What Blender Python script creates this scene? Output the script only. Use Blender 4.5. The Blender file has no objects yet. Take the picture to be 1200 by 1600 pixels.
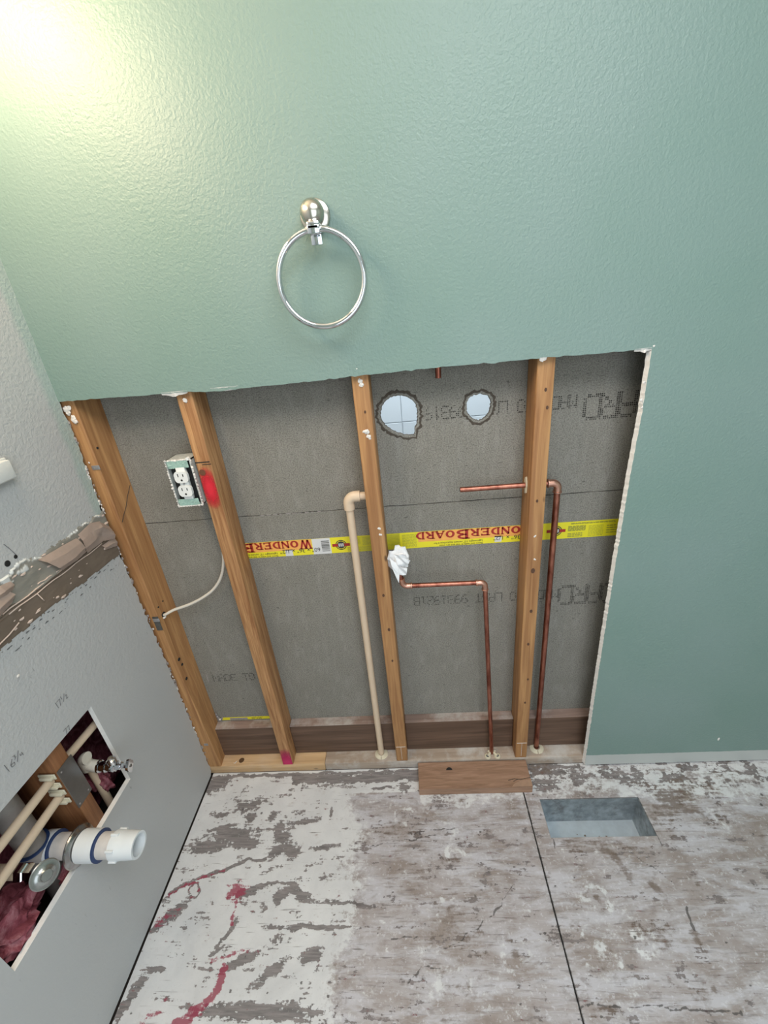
import bpy, bmesh, math, random
import numpy as np
from mathutils import Vector, Matrix

random.seed(7)
SC = bpy.context.scene
COL = SC.collection
PI = math.pi

# ------------------------------------------------------------------ camera
cam_data = bpy.data.cameras.new('camera')
cam_data.sensor_fit = 'HORIZONTAL'
cam_data.sensor_width = 36.0
cam_data.lens = 660.15 / 1200.0 * 36.0
cam_data.clip_start = 0.01
cam = bpy.data.objects.new('camera', cam_data)
COL.objects.link(cam)
cam.location = (0.7936, -0.9635, 1.44768)
cam.rotation_mode = 'XYZ'
cam.rotation_euler = (1.13948562, 0.0916571317, 0.0328598411)
SC.camera = cam

# ------------------------------------------------------------------ world, light, exposure
world = bpy.data.worlds.new('world'); SC.world = world
world.use_nodes = True
bg = world.node_tree.nodes['Background']
bg.inputs[0].default_value = (0.80, 0.90, 1.0, 1)
bg.inputs[1].default_value = 0.6

def point(name, loc, energy, color, r):
    l = bpy.data.lights.new(name, 'POINT'); l.energy = energy; l.color = color; l.shadow_soft_size = r
    o = bpy.data.objects.new(name, l); COL.objects.link(o); o.location = loc
    return o
for i, yy in enumerate((-0.22, -0.44, -0.66)):      # the three bulbs of the vanity lamp above the frame
    point('vanity_bulb', (0.13, yy, 2.02), 6.7, (1.0, 0.76, 0.50), 0.07)
al = bpy.data.lights.new('ceiling_lamp', 'AREA'); al.shape = 'DISK'; al.size = 1.1; al.energy = 25; al.color = (0.93, 0.96, 1.0)
ao = bpy.data.objects.new('ceiling_lamp', al); COL.objects.link(ao); ao.location = (1.15, -1.15, 2.40)

def area(name, loc, rot, sx, sy, energy, color):
    l = bpy.data.lights.new(name, 'AREA'); l.shape = 'RECTANGLE'; l.size = sx; l.size_y = sy; l.energy = energy; l.color = color
    o = bpy.data.objects.new(name, l); COL.objects.link(o); o.location = loc; o.rotation_euler = rot; return o
# daylight entering by the doorway in the rear wall, and a lamp added to light the bath tiles
area('doorway_daylight', (1.35, -2.41, 1.20), (PI / 2, 0, 0), 1.5, 1.9, 19, (0.84, 0.93, 1.0))
area('bath_tile_light', (1.0, .20, 1.9), (math.radians(60), 0, 0), 1.2, .3, 17, (0.88, 0.95, 1.0))

SC.view_settings.view_transform = 'Standard'
SC.view_settings.look = 'None'
SC.view_settings.gamma = 1.0
SC.view_settings.use_curve_mapping = False
SC.view_settings.exposure = 0.0

# ------------------------------------------------------------------ helpers
def thing(name, label, cat, loc=(0, 0, 0), group=None):
    o = bpy.data.objects.new(name, None); COL.objects.link(o)
    o.location = loc; o.empty_display_size = 0.03
    o['label'] = label; o['category'] = cat
    if group: o['group'] = group
    return o
def tag(o, label, cat, group=None):
    o['label'] = label; o['category'] = cat
    if group: o['group'] = group
    return o
def wloc(o):
    v = Vector((0, 0, 0))
    while o is not None:
        v += o.location; o = o.parent
    return v
def obj(name, bm, mat, parent=None, smooth=False, origin=None, normals=True):
    """bm is in world coordinates; the object gets its origin at `origin` (or its lowest centre)"""
    if normals: bmesh.ops.recalc_face_normals(bm, faces=bm.faces)
    cs = [v.co for v in bm.verts]
    if origin is None:
        mn = Vector((min(c.x for c in cs), min(c.y for c in cs), min(c.z for c in cs)))
        mx = Vector((max(c.x for c in cs), max(c.y for c in cs), max(c.z for c in cs)))
        origin = Vector(((mn.x + mx.x) / 2, (mn.y + mx.y) / 2, mn.z))
    origin = Vector(origin)
    bmesh.ops.translate(bm, verts=bm.verts, vec=-origin)
    me = bpy.data.meshes.new(name); bm.to_mesh(me); bm.free()
    mats = mat if isinstance(mat, (list, tuple)) else [mat]
    for m in mats: me.materials.append(m)
    if smooth:
        for p in me.polygons: p.use_smooth = True
        try: me.set_sharp_from_angle(angle=math.radians(38))
        except Exception: pass
    o = bpy.data.objects.new(name, me); COL.objects.link(o)
    o.location = origin - (wloc(parent) if parent else Vector((0, 0, 0)))
    if parent: o.parent = parent
    return o
def struct(name, bm, mat, **k):
    o = obj(name, bm, mat, **k); o['kind'] = 'structure'; return o
def box(bm, x0, x1, y0, y1, z0, z1, bev=0, seg=1, mi=0):
    r = bmesh.ops.create_cube(bm, size=1.0)
    vs = r['verts']
    for v in vs:
        v.co = Vector((x0 + (v.co.x + .5) * (x1 - x0), y0 + (v.co.y + .5) * (y1 - y0), z0 + (v.co.z + .5) * (z1 - z0)))
    fs = set(f for v in vs for f in v.link_faces)
    for f in fs: f.material_index = mi
    if bev:
        es = set(e for v in vs for e in v.link_edges)
        bmesh.ops.bevel(bm, geom=list(es), offset=bev, segments=seg, affect='EDGES', profile=0.5)
    return vs
def frame(d):
    d = d.normalized(); a = Vector((0, 0, 1)) if abs(d.z) < 0.9 else Vector((1, 0, 0))
    u = d.cross(a).normalized(); return u, d.cross(u).normalized()
def lathe(bm, p, d, prof, seg=28, closed=False):
    """profile of (t along d, radius)"""
    p = Vector(p); d = Vector(d).normalized(); u, w = frame(d)
    rings = []
    for t, r in prof:
        rings.append([bm.verts.new(p + d * t + (u * math.cos(2 * PI * k / seg) + w * math.sin(2 * PI * k / seg)) * max(r, 1e-5)) for k in range(seg)])
    rr = rings + ([rings[0]] if closed else [])
    for a, b in zip(rr[:-1], rr[1:]):
        for k in range(seg):
            bm.faces.new((a[k], a[(k + 1) % seg], b[(k + 1) % seg], b[k]))
    if not closed:
        bm.faces.new(rings[0]); bm.faces.new(rings[-1])
def tube(bm, pts, r, seg=16, cap=True, hollow=0):
    pts = [Vector(p) for p in pts]; rings = []
    u = None
    for i, p in enumerate(pts):
        a = pts[max(i - 1, 0)]; b = pts[min(i + 1, len(pts) - 1)]
        d = (b - a).normalized()
        if u is None: u, w = frame(d)
        else:
            u = (u - d * u.dot(d)).normalized(); w = d.cross(u)
        rr = r[i] if isinstance(r, (list, tuple)) else r
        rings.append([bm.verts.new(p + (u * math.cos(2 * PI * k / seg) + w * math.sin(2 * PI * k / seg)) * rr) for k in range(seg)])
    for a, b in zip(rings[:-1], rings[1:]):
        for k in range(seg): bm.faces.new((a[k], a[(k + 1) % seg], b[(k + 1) % seg], b[k]))
    if cap: bm.faces.new(rings[0]); bm.faces.new(rings[-1])
def arc(c, a, b, n=8):
    """quarter bend from c+a to c+b (a, b perpendicular), centre of bend at c+a+b"""
    c = Vector(c); a = Vector(a); b = Vector(b); o = c + a + b
    return [o - b * math.cos(t) - a * math.sin(t) for t in [PI / 2 * k / n for k in range(n + 1)]]
def jag(pts, step, amp, rng):
    """insert jitter along a polyline, perpendicular to it"""
    out = []
    for (x0, y0), (x1, y1) in zip(pts[:-1], pts[1:]):
        L = math.hypot(x1 - x0, y1 - y0); n = max(1, int(L / step)); nx, ny = -(y1 - y0) / L, (x1 - x0) / L
        for k in range(n):
            t = k / n; j = 0 if k == 0 else rng.gauss(0, amp)
            out.append((x0 + (x1 - x0) * t + nx * j, y0 + (y1 - y0) * t + ny * j))
    out.append(pts[-1]); return out
def sheet(bm, loops, to3, thick, mi_face=0, mi_side=0):
    """flat sheet with holes, loops in 2-D, extruded by the vector thick"""
    edges = []
    for lp in loops:
        vs = [bm.verts.new(to3(*p)) for p in lp]
        for a, b in zip(vs, vs[1:] + vs[:1]): edges.append(bm.edges.new((a, b)))
    r = bmesh.ops.triangle_fill(bm, use_beauty=True, use_dissolve=False, edges=edges)
    fs = [f for f in r['geom'] if isinstance(f, bmesh.types.BMFace)]
    for f in fs: f.material_index = mi_face
    ext = bmesh.ops.extrude_face_region(bm, geom=fs, use_keep_orig=True)
    nv = [v for v in ext['geom'] if isinstance(v, bmesh.types.BMVert)]
    bmesh.ops.translate(bm, verts=nv, vec=Vector(thick))
    t = Vector(thick).normalized()
    bm.normal_update()
    for f in bm.faces:
        if abs(f.normal.dot(t)) < 0.5: f.material_index = mi_side
        elif f not in fs: f.material_index = mi_face
def lump(bm, c, r, sq=(1, 1, 1), sub=2, amp=.3, rng=random):
    R_ = bmesh.ops.create_icosphere(bm, subdivisions=sub, radius=1)
    for v in R_['verts']:
        k = 1 + rng.uniform(-amp, amp)
        v.co = Vector((c[0] + v.co.x * r * sq[0] * k, c[1] + v.co.y * r * sq[1] * k, c[2] + v.co.z * r * sq[2] * k))

# ------------------------------------------------------------------ materials
class NT:
    def __init__(s, name):
        s.m = bpy.data.materials.new(name); s.m.use_nodes = True; s.t = s.m.node_tree; s.b = s.t.nodes['Principled BSDF']
        s.tc = s.t.nodes.new('ShaderNodeTexCoord')
    def n(s, ty, **k):
        o = s.t.nodes.new(ty)
        for a, v in k.items(): setattr(o, a, v)
        return o
    def l(s, a, b): s.t.links.new(a, b)
    def pos(s): return s.n('ShaderNodeNewGeometry').outputs['Position']
    def mp(s, src, scale=(1, 1, 1), rot=(0, 0, 0), loc=(0, 0, 0)):
        m = s.n('ShaderNodeMapping'); s.l(src, m.inputs[0]); m.inputs['Scale'].default_value = scale; m.inputs['Rotation'].default_value = rot; m.inputs['Location'].default_value = loc
        return m.outputs[0]
    def noise(s, src, scale, detail=3, rough=.55, dist=0):
        n = s.n('ShaderNodeTexNoise'); s.l(src, n.inputs['Vector']); n.inputs['Scale'].default_value = scale; n.inputs['Detail'].default_value = detail
        n.inputs['Roughness'].default_value = rough; n.inputs['Distortion'].default_value = dist; return n.outputs[0]
    def ramp(s, fac, stops):
        r = s.n('ShaderNodeValToRGB'); s.l(fac, r.inputs[0]); e = r.color_ramp.elements
        while len(e) < len(stops): e.new(0.5)
        for i, (p, c) in enumerate(stops):
            e[i].position = p; e[i].color = (c[0], c[1], c[2], 1) if isinstance(c, (tuple, list)) else (c, c, c, 1)
        return r.outputs[0]
    def mix(s, f, a, b, mode='MIX'):
        m = s.n('ShaderNodeMix', data_type='RGBA', blend_type=mode)
        for sock, v in ((m.inputs[0], f), (m.inputs[6], a), (m.inputs[7], b)):
            if hasattr(v, 'links'): s.l(v, sock)
            elif isinstance(v, (int, float)): sock.default_value = v
            else: sock.default_value = (v[0], v[1], v[2], 1)
        return m.outputs[2]
    def math(s, op, a, b=0.0, c=0.0, clamp=False):
        m = s.n('ShaderNodeMath', operation=op, use_clamp=clamp)
        for i, v in enumerate((a, b, c)):
            if hasattr(v, 'links'): s.l(v, m.inputs[i])
            else: m.inputs[i].default_value = v
        return m.outputs[0]
    def sep(s, src):
        x = s.n('ShaderNodeSeparateXYZ'); s.l(src, x.inputs[0]); return x.outputs
    def attr(s, name):
        a = s.n('ShaderNodeAttribute'); a.attribute_name = name; return a.outputs['Fac']
    def col(s, v):
        if hasattr(v, 'links'): s.l(v, s.b.inputs['Base Color'])
        else: s.b.inputs['Base Color'].default_value = (v[0], v[1], v[2], 1)
    def bump(s, h, strength=.5, dist=.001):
        b = s.n('ShaderNodeBump'); s.l(h, b.inputs['Height']); b.inputs['Strength'].default_value = strength; b.inputs['Distance'].default_value = dist
        s.l(b.outputs[0], s.b.inputs['Normal'])
    def set(s, **k):
        for a, v in k.items():
            s.b.inputs[a.replace('_', ' ')].default_value = v
        return s.m

def simple(name, color, rough=.5, metal=0.0, var=.12, scale=60, bump=0.0, bd=.0005, spec=.5):
    t = NT(name); p = t.pos(); n = t.noise(p, scale, 3)
    c = t.mix(t.math('MULTIPLY', n, 1.0), [v * (1 - var) for v in color], [min(1, v * (1 + var)) for v in color])
    t.col(c)
    if bump: t.bump(t.noise(p, scale * 2, 3), bump, bd)
    t.set(Roughness=rough, Metallic=metal); t.b.inputs['Specular IOR Level'].default_value = spec
    return t.m

def paint_green():
    t = NT('green_wall_paint'); p = t.pos()
    big = t.noise(p, 2.2, 2); c = t.mix(t.ramp(big, [(.35, 0.0), (.65, 1.0)]), (.172, .264, .230), (.196, .280, .256))
    # bare joint compound band along the bottom of the wall right of the opening
    z = t.sep(p)[2]; w = t.math('MULTIPLY', t.math('SUBTRACT', t.noise(p, 30, 2), .5), .006)
    low = t.math('LESS_THAN', t.math('ADD', z, w), .058)
    c = t.mix(low, c, (.46, .48, .46))
    t.col(c)
    h = t.math('ADD', t.noise(p, 150, 2, .5, .3), t.math('MULTIPLY', t.noise(p, 340, 2), .4))
    h = t.math('MULTIPLY', h, t.math('SUBTRACT', 1.0, t.math('MULTIPLY', low, .8)))
    t.bump(h, .60, .0019)
    return t.set(Roughness=.42)
def paint_grey():
    t = NT('grey_wall_paint'); p = t.pos(); xyz = t.sep(p)
    big = t.noise(p, 3, 2); c = t.mix(big, (.46, .475, .48), (.50, .505, .50))
    e = t.math('ADD', xyz[1], t.math('MULTIPLY', t.math('SUBTRACT', t.noise(p, 25, 3), .5), .016))
    g = t.math('MULTIPLY', t.math('SMOOTH_MIN', 1.0, t.math('MULTIPLY_ADD', e, 60, 2.3), .1, clamp=True), t.math('GREATER_THAN', xyz[2], 1.06), clamp=True)
    c = t.mix(t.math('MULTIPLY', g, .5), c, (.30, .44, .39))
    # dark scuffs near the floor and under the torn band
    sc = t.noise(t.mp(p, (1, 40, 9), rot=(math.radians(35), 0, 0)), 3, 4)
    lowm = t.ramp(sc, [(.68, 0.0), (.72, 1.0)])
    zone = t.ramp(t.noise(p, 5, 2), [(.52, 0.0), (.6, 1.0)])
    c = t.mix(t.math('MULTIPLY', t.math('MULTIPLY', lowm, zone), .45), c, (.12, .12, .12))
    t.col(c)
    h = t.math('ADD', t.noise(p, 120, 2, .5, .4), t.math('MULTIPLY', t.noise(p, 320, 2), .3))
    amp = t.ramp(xyz[2], [(.45, .25), (.9, 1.0)])
    t.bump(t.math('MULTIPLY', h, amp), .6, .0022)
    return t.set(Roughness=.5)
def wood(name, dark, light, axis='z', rough=.65, grey=0.0, stripe=55, knots=True, seed=0):
    t = NT(name); p = t.mp(t.pos(), loc=(seed * .37, seed * .71, seed * .13))
    s = {'z': (1, 1, .05), 'x': (.05, 1, 1), 'y': (1, .05, 1)}[axis]
    g = t.noise(t.mp(p, s), stripe, 4, .6, .8)
    fine = t.noise(t.mp(p, tuple(v * (1 if v > .5 else .5) for v in s)), stripe * 6, 2)
    c = t.mix(t.ramp(g, [(.34, 0.0), (.66, 1.0)]), dark, light)
    c = t.mix(t.ramp(fine, [(.3, .22), (.55, 0.0)]), c, [v * .55 for v in dark])
    if knots:
        v = t.n('ShaderNodeTexVoronoi'); t.l(t.mp(p, tuple(1 if q > .5 else .45 for q in s)), v.inputs['Vector']); v.inputs['Scale'].default_value = 13
        c = t.mix(t.ramp(v.outputs['Distance'], [(.035, .85), (.075, 0.0)]), c, [q * .25 for q in dark])
    if grey:
        m = t.ramp(t.noise(p, 9, 5, .65), [(.45, 0.0), (.62, 1.0)])
        c = t.mix(t.math('MULTIPLY', m, grey), c, (.55, .53, .50))
    t.col(c); t.bump(g, .3, .0008); t.set(Roughness=rough); return t.m
def cement():
    t = NT('cement_board_face'); p = t.pos()
    a = t.noise(p, 6, 4); b = t.noise(p, 330, 2, .6)
    c = t.mix(a, (.205, .195, .165), (.30, .285, .25))
    c = t.mix(t.ramp(b, [(.35, .7), (.58, 0.0)]), c, (.09, .085, .072))
    sp = t.noise(t.mp(p, (1, 1, .25)), 300, 2); c = t.mix(t.ramp(sp, [(.70, 0.0), (.78, .8)]), c, (.06, .055, .05))
    ft = t.noise(t.mp(p, (.25, 1, 1)), 240, 2); c = t.mix(t.ramp(ft, [(.66, 0.0), (.74, .75)]), c, (.06, .055, .05))
    w = t.noise(t.mp(p, (1, 1, .3)), 45, 4); c = t.mix(t.ramp(w, [(.5, 0.0), (.8, .18)]), c, (.46, .45, .42))
    t.col(c); t.bump(b, .5, .0008); t.set(Roughness=.9); return t.m
def floor_mat():
    t = NT('peeling_plywood_paint'); p = t.pos()
    n1 = t.noise(p, 85, 5, .68); n2 = t.noise(t.mp(p, (.10, 1, 1)), 150, 4, .62); n3 = t.noise(p, 9, 6, .66, .5); n4 = t.noise(p, 190, 4, .7)
    n5 = t.noise(t.mp(p, (.22, 1, 1), rot=(0, 0, .15)), 26, 6, .68, .5); n6 = t.noise(t.mp(p, (.7, 1, 1)), 38, 5, .7)
    bare, worn, pink, dark, grime = t.attr('bare'), t.attr('worn'), t.attr('pink'), t.attr('dark'), t.attr('grime')
    c_ = lambda v, k: t.math('MULTIPLY', t.math('SUBTRACT', v, .5), k)
    paint = t.mix(t.ramp(n3, [(.3, 0.0), (.7, 1.0)]), (.57, .575, .585), (.70, .705, .71))
    paint = t.mix(t.ramp(n4, [(.60, 0.0), (.72, .35)]), paint, (.36, .34, .33))
    paint = t.mix(t.ramp(n6, [(.58, 0.0), (.72, .40)]), paint, (.42, .39, .37))
    barec = t.mix(t.ramp(n2, [(.35, 0.0), (.65, 1.0)]), (.085, .072, .070), (.23, .20, .195))
    # worn: thin smeared paint over wood
    wc = t.mix(t.ramp(n3, [(.38, 0.0), (.60, 1.0)]), (.28, .235, .212), (.40, .365, .365))
    wc = t.mix(t.ramp(n5, [(.44, 0.0), (.60, .8)]), wc, (.54, .535, .575))
    wc = t.mix(t.ramp(n6, [(.55, 0.0), (.66, .55)]), wc, (.22, .185, .172))
    wc = t.mix(t.ramp(n1, [(.57, 0.0), (.63, .55)]), wc, (.62, .62, .655))
    wc = t.mix(t.ramp(n2, [(.57, 0.0), (.70, .65)]), wc, (.16, .14, .135))
    wm = t.ramp(t.math('ADD', worn, t.math('ADD', c_(n1, .9), c_(n6, 1.6))), [(.38, 0.0), (.62, 1.0)])
    c = t.mix(wm, paint, wc)
    e = t.math('ADD', t.math('ADD', c_(n1, 1.7), c_(n2, 1.7)), c_(n6, 1.5))
    bm_ = t.ramp(t.math('ADD', bare, e), [(.53, 0.0), (.58, 1.0)])
    c = t.mix(t.math('MULTIPLY', bm_, .88), c, barec)
    cr = t.noise(t.mp(p, (.055, 1, 1)), 210, 2, .5, .2)
    crm = t.math('MULTIPLY', t.ramp(cr, [(.66, 0.0), (.72, 1.0)]), t.ramp(n3, [(.42, 0.0), (.58, .75)]))
    c = t.mix(crm, c, (.12, .105, .10))
    pm = t.ramp(t.math('ADD', pink, t.math('MULTIPLY', e, 1.1)), [(.50, 0.0), (.75, 1.0)])
    c = t.mix(t.math('MULTIPLY', pm, .88), c, (.30, .035, .075))
    gm = t.ramp(t.math('ADD', grime, e), [(.40, 0.0), (.85, .78)])
    c = t.mix(gm, c, (.15, .11, .085))
    dm = t.ramp(t.math('ADD', dark, t.math('MULTIPLY', e, .35)), [(.45, 0.0), (.6, .8)])
    c = t.mix(dm, c, (.06, .052, .05))
    t.col(c)
    t.bump(t.math('ADD', t.math('MULTIPLY', bm_, -1.0), t.math('MULTIPLY', n1, .5)), .5, .0008)
    rr = t.math('MULTIPLY_ADD', bm_, .25, .5); t.l(rr, t.b.inputs['Roughness'])
    return t.m
def torn_mat():
    t = NT('torn_drywall_paper'); p = t.pos(); z = t.sep(p)[2]
    n = t.noise(t.mp(p, (1, .3, 1)), 45, 5, .6); up = t.ramp(t.math('ADD', z, t.math('MULTIPLY', t.math('SUBTRACT', n, .5), .05)), [(.985, 0.0), (.998, 1.0)])
    up = t.math('GREATER_THAN', t.math('ADD', z, t.math('MULTIPLY', t.math('SUBTRACT', n, .5), .04)), 1.003)
    c = t.mix(up, t.mix(n, (.115, .085, .06), (.22, .17, .13)), t.mix(n, (.16, .155, .13), (.34, .32, .28)))
    t.col(t.mix(t.attr('rim'), c, (.66, .68, .67))); t.bump(n, .8, .0015); t.set(Roughness=.9); return t.m
def insulation_mat():
    t = NT('pink_fibreglass'); p = t.pos()
    n = t.noise(p, 26, 5, .65, 1.5); c = t.ramp(n, [(.3, (.10, .022, .03)), (.5, (.25, .07, .09)), (.72, (.46, .22, .25))])
    t.col(c); t.bump(t.noise(t.mp(p, (1, 1, .4)), 220, 4, .7, 2), .7, .002); t.set(Roughness=1.0)
    t.b.inputs['Specular IOR Level'].default_value = .1; return t.m
def copper_mat():
    t = NT('tarnished_copper'); p = t.pos(); n = t.noise(t.mp(p, (1, 1, .3)), 60, 4)
    t.col(t.mix(t.ramp(n, [(.35, 0.0), (.65, 1.0)]), (.20, .062, .04), (.46, .19, .13)))
    t.l(t.math('MULTIPLY_ADD', n, .25, .2), t.b.inputs['Roughness']); t.set(Metallic=.9); return t.m
def galv_mat():
    t = NT('galvanised_sheet'); p = t.pos(); n = t.noise(p, 40, 5, .6)
    v = t.n('ShaderNodeTexVoronoi'); t.l(p, v.inputs['Vector']); v.inputs['Scale'].default_value = 70
    c = t.mix(t.ramp(n, [(.35, 0.0), (.65, 1.0)]), (.26, .29, .31), (.46, .51, .54)); 
    d = t.noise(p, 18, 5, .7); c = t.mix(t.ramp(d, [(.56, 0.0), (.7, .75)]), c, (.14, .13, .12))
    t.col(c); t.set(Roughness=.38, Metallic=.6); return t.m
def block_mat():
    t = NT('loose_board_wood'); p = t.pos()
    g = t.noise(t.mp(p, (.10, 1, 1), rot=(0, 0, .12)), 70, 4, .6, 1.5)
    c = t.mix(t.ramp(g, [(.35, 0.0), (.65, 1.0)]), (.25, .145, .09), (.37, .225, .15))
    f = t.noise(t.mp(p, (.04, 1, 1)), 350, 2); c = t.mix(t.ramp(f, [(.62, 0.0), (.72, .5)]), c, (.12, .065, .04))
    t.col(c); t.bump(g, .3, .0006); t.set(Roughness=.7); return t.m

M = dict(
    green=paint_green(), grey=paint_grey(), gypsum=simple('cut_gypsum_edge', (.86, .85, .82), .9, var=.10, scale=90, bump=.6, bd=.002),
    stud=wood('stud_wood', (.295, .135, .05), (.49, .265, .108)), stud2=wood('stud_wood_grainy', (.28, .12, .042), (.56, .31, .135), stripe=95, seed=3),
    plate=wood('plate_wood', (.33, .255, .195), (.46, .375, .30), 'x', grey=.8, seed=2),
    platel=wood('plate_wood_clean', (.47, .29, .14), (.64, .43, .235), 'x', grey=.15, seed=5),
    beamf=wood('stained_beam_wood', (.085, .048, .030), (.15, .088, .058), 'x', grey=.0, seed=4, knots=False),
    beamt=wood('beam_top_pale', (.22, .15, .12), (.34, .24, .20), 'x', grey=.6, seed=4, knots=False),
    block=block_mat(), cement=cement(), floor=floor_mat(), torn=torn_mat(), ins=insulation_mat(), copper=copper_mat(), galv=galv_mat(),
    chrome=simple('polished_chrome', (.72, .73, .75), .07, 1.0, .02, 20), nickel=simple('brushed_nickel', (.60, .56, .49), .2, 1.0, .05, 20),
    cpvc=simple('cream_cpvc', (.64, .50, .36), .42, 0, .08, 25), cream=simple('cream_plastic', (.62, .57, .43), .5, 0, .1, 40),
    pvc=simple('white_pvc', (.72, .75, .76), .33, 0, .05, 30), pvcd=simple('dusty_pvc', (.60, .57, .54), .5, 0, .15, 60), blue=simple('blue_pipe_cement', (.02, .045, .13), .4),
    white=simple('white_plastic', (.74, .75, .73), .35, 0, .04, 30), black=simple('dark_slot', (.012, .012, .012), .7), dark=simple('dark_void_wood', (.05, .038, .03), .9, bump=.4),
    steel=simple('dull_steel_plate', (.20, .195, .185), .38, .85, .2, 45), box=simple('mint_painted_box', (.30, .45, .39), .55, 0, .35, 160, .6, .001),
    cable=simple('white_cable_jacket', (.66, .61, .53), .5, 0, .06, 40), tissue=simple('white_tissue', (.80, .81, .82), .95, 0, .05, 30, .3),
    paper=simple('pinkish_drywall_paper', (.62, .50, .43), .85, 0, .12, 60, .3), scrap=simple('white_plaster_scrap', (.72, .69, .65), .9, 0, .15, 120, .5),
    greyscrap=simple('grey_torn_paper', (.30, .27, .26), .95, 0, .3, 150), ceil=simple('ceiling_paint', (.72, .72, .70), .8), side=simple('side_wall_paint', (.42, .50, .46), .6),
    yellow=simple('label_yellow', (.74, .66, .02), .45, 0, .08, 30), orange=simple('label_orange', (.80, .38, .09), .45, 0, .15, 60), lwhite=simple('label_white', (.62, .62, .62), .5, 0, .05, 30),
    red=simple('label_red', (.34, .018, .014), .5), ink=simple('label_ink', (.03, .03, .03), .6), olive=simple('label_small_print', (.33, .32, .04), .5), ochre=simple('label_shade', (.50, .46, .02), .5),
    dots=simple('printed_dots', (.028, .024, .02), .8), pencil=simple('pencil_line', (.13, .13, .14), .7), barcode=simple('label_barcode', (.13, .13, .12), .6),
    tile=simple('glazed_wall_tile', (.70, .77, .82), .2, 0, .02, 5), grout=simple('tile_grout', (.74, .79, .83), .8), foam=simple('duct_sealant', (.60, .52, .38), .8, 0, .15, 90, .5),
    solder=simple('soldered_copper', (.55, .30, .22), .3, .9, .2, 90),
)
# ------------------------------------------------------------------ structure: back wall, left wall, ceiling, far rooms
YB = 0.088            # front face of the cement board
FT = 0.0127           # drywall thickness / front of the framing
XR = 1.315            # right edge of the opening
ZT = 1.338            # top edge of the opening
rng = random.Random(3)
bm = bmesh.new()
top = jag([(0.0, 1.3405), (0.30, 1.337), (0.37, 1.3325), (0.55, 1.3345), (0.70, 1.3375), (0.90, 1.3395), (XR, 1.3375)], .011, .0007, rng)
rt = jag([(XR, 1.3375), (1.3165, 1.21), (1.3125, 1.06), (1.3110, .79), (1.3118, .43), (1.3155, .010)], .006, .0005, rng)
loop = top + rt[1:] + [(2.6, .010), (2.6, 2.44), (0.0, 2.44)]
sheet(bm, [loop], lambda a, b: (a, 0, b), (0, FT, 0), 0, 1)
for v in bm.verts:
    if v.co.y > FT * .5 and abs(v.co.x - XR) < .008 and v.co.z < 1.333: v.co.x -= .0038
wall_back = struct('wall_back', bm, [M['green'], M['gypsum']])

bm = bmesh.new()
edge = [(0.0, .006)] + [(0.0115, .02)] + jag([(.0105, .02), (.009, .30), (.006, .52), (.003, .66), (.001, .80), (-.003, .94), (-.002, 1.0), (-.003, 1.06), (-.001, 1.13), (.006, 1.23), (.002, 1.3405)], .008, .0022, rng) + [(0.0, 1.35), (0.0, 2.44)]
hole = [(-.270, .676), (-.268, .404), (-.634, .414), (-.634, .696)]
sheet(bm, [edge + [(-2.4, 2.44), (-2.4, .006)], hole], lambda a, b: (0, a, b), (-FT, 0, 0), 0, 1)
wall_left = struct('wall_left', bm, [M['grey'], M['gypsum']])

bm = bmesh.new(); box(bm, -.19, 2.7, -2.44, 1.0, 2.44, 2.52); struct('ceiling', bm, M['ceil'])
bm = bmesh.new(); box(bm, 2.6, 2.68, -2.41, 1.0, 0, 2.44); struct('wall_right', bm, M['side'])
bm = bmesh.new(); sheet(bm, [[(-.19, 0), (2.68, 0), (2.68, 2.44), (-.19, 2.44)], [(.58, .2), (2.12, .2), (2.12, 2.18), (.58, 2.18)]], lambda a, b: (a, -2.44, b), (0, .03, 0)); struct('wall_rear', bm, M['side'])
bm = bmesh.new(); box(bm, -.185, -.17, -2.4, .10, 0, 2.44); struct('wall_outer', bm, M['dark'])
bm = bmesh.new(); box(bm, -.17, -.012, .090, .10, 0, 2.44); struct('cavity_light_stop', bm, M['dark'])  # unseen board added to close the wall cavity's end against light leaks

# tiled wall of the bath beyond, seen through the two pipe holes; tiles are its parts
bm = bmesh.new(); box(bm, 0.0, 2.6, .806, .82, 0, 2.44)
wall_bath = struct('wall_bath', bm, M['grout'])
tb = bmesh.new(); box(tb, -.0988, .0988, -.004, .004, -.0988, .0988, .0015, 1)
tile_me = None
for i in range(-2, 3):
    for j in range(-3, 3):
        cx, cz = .775 + .2 * i + .1, 1.045 + .2 * j + .1
        if tile_me is None:
            to = obj('tile', tb, M['tile'], wall_bath, origin=(0, 0, 0)); tile_me = to
        else:
            to = tile_me.copy(); COL.objects.link(to); to.parent = wall_bath
        to.location = Vector((cx, .803, cz)) - wall_bath.location

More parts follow.
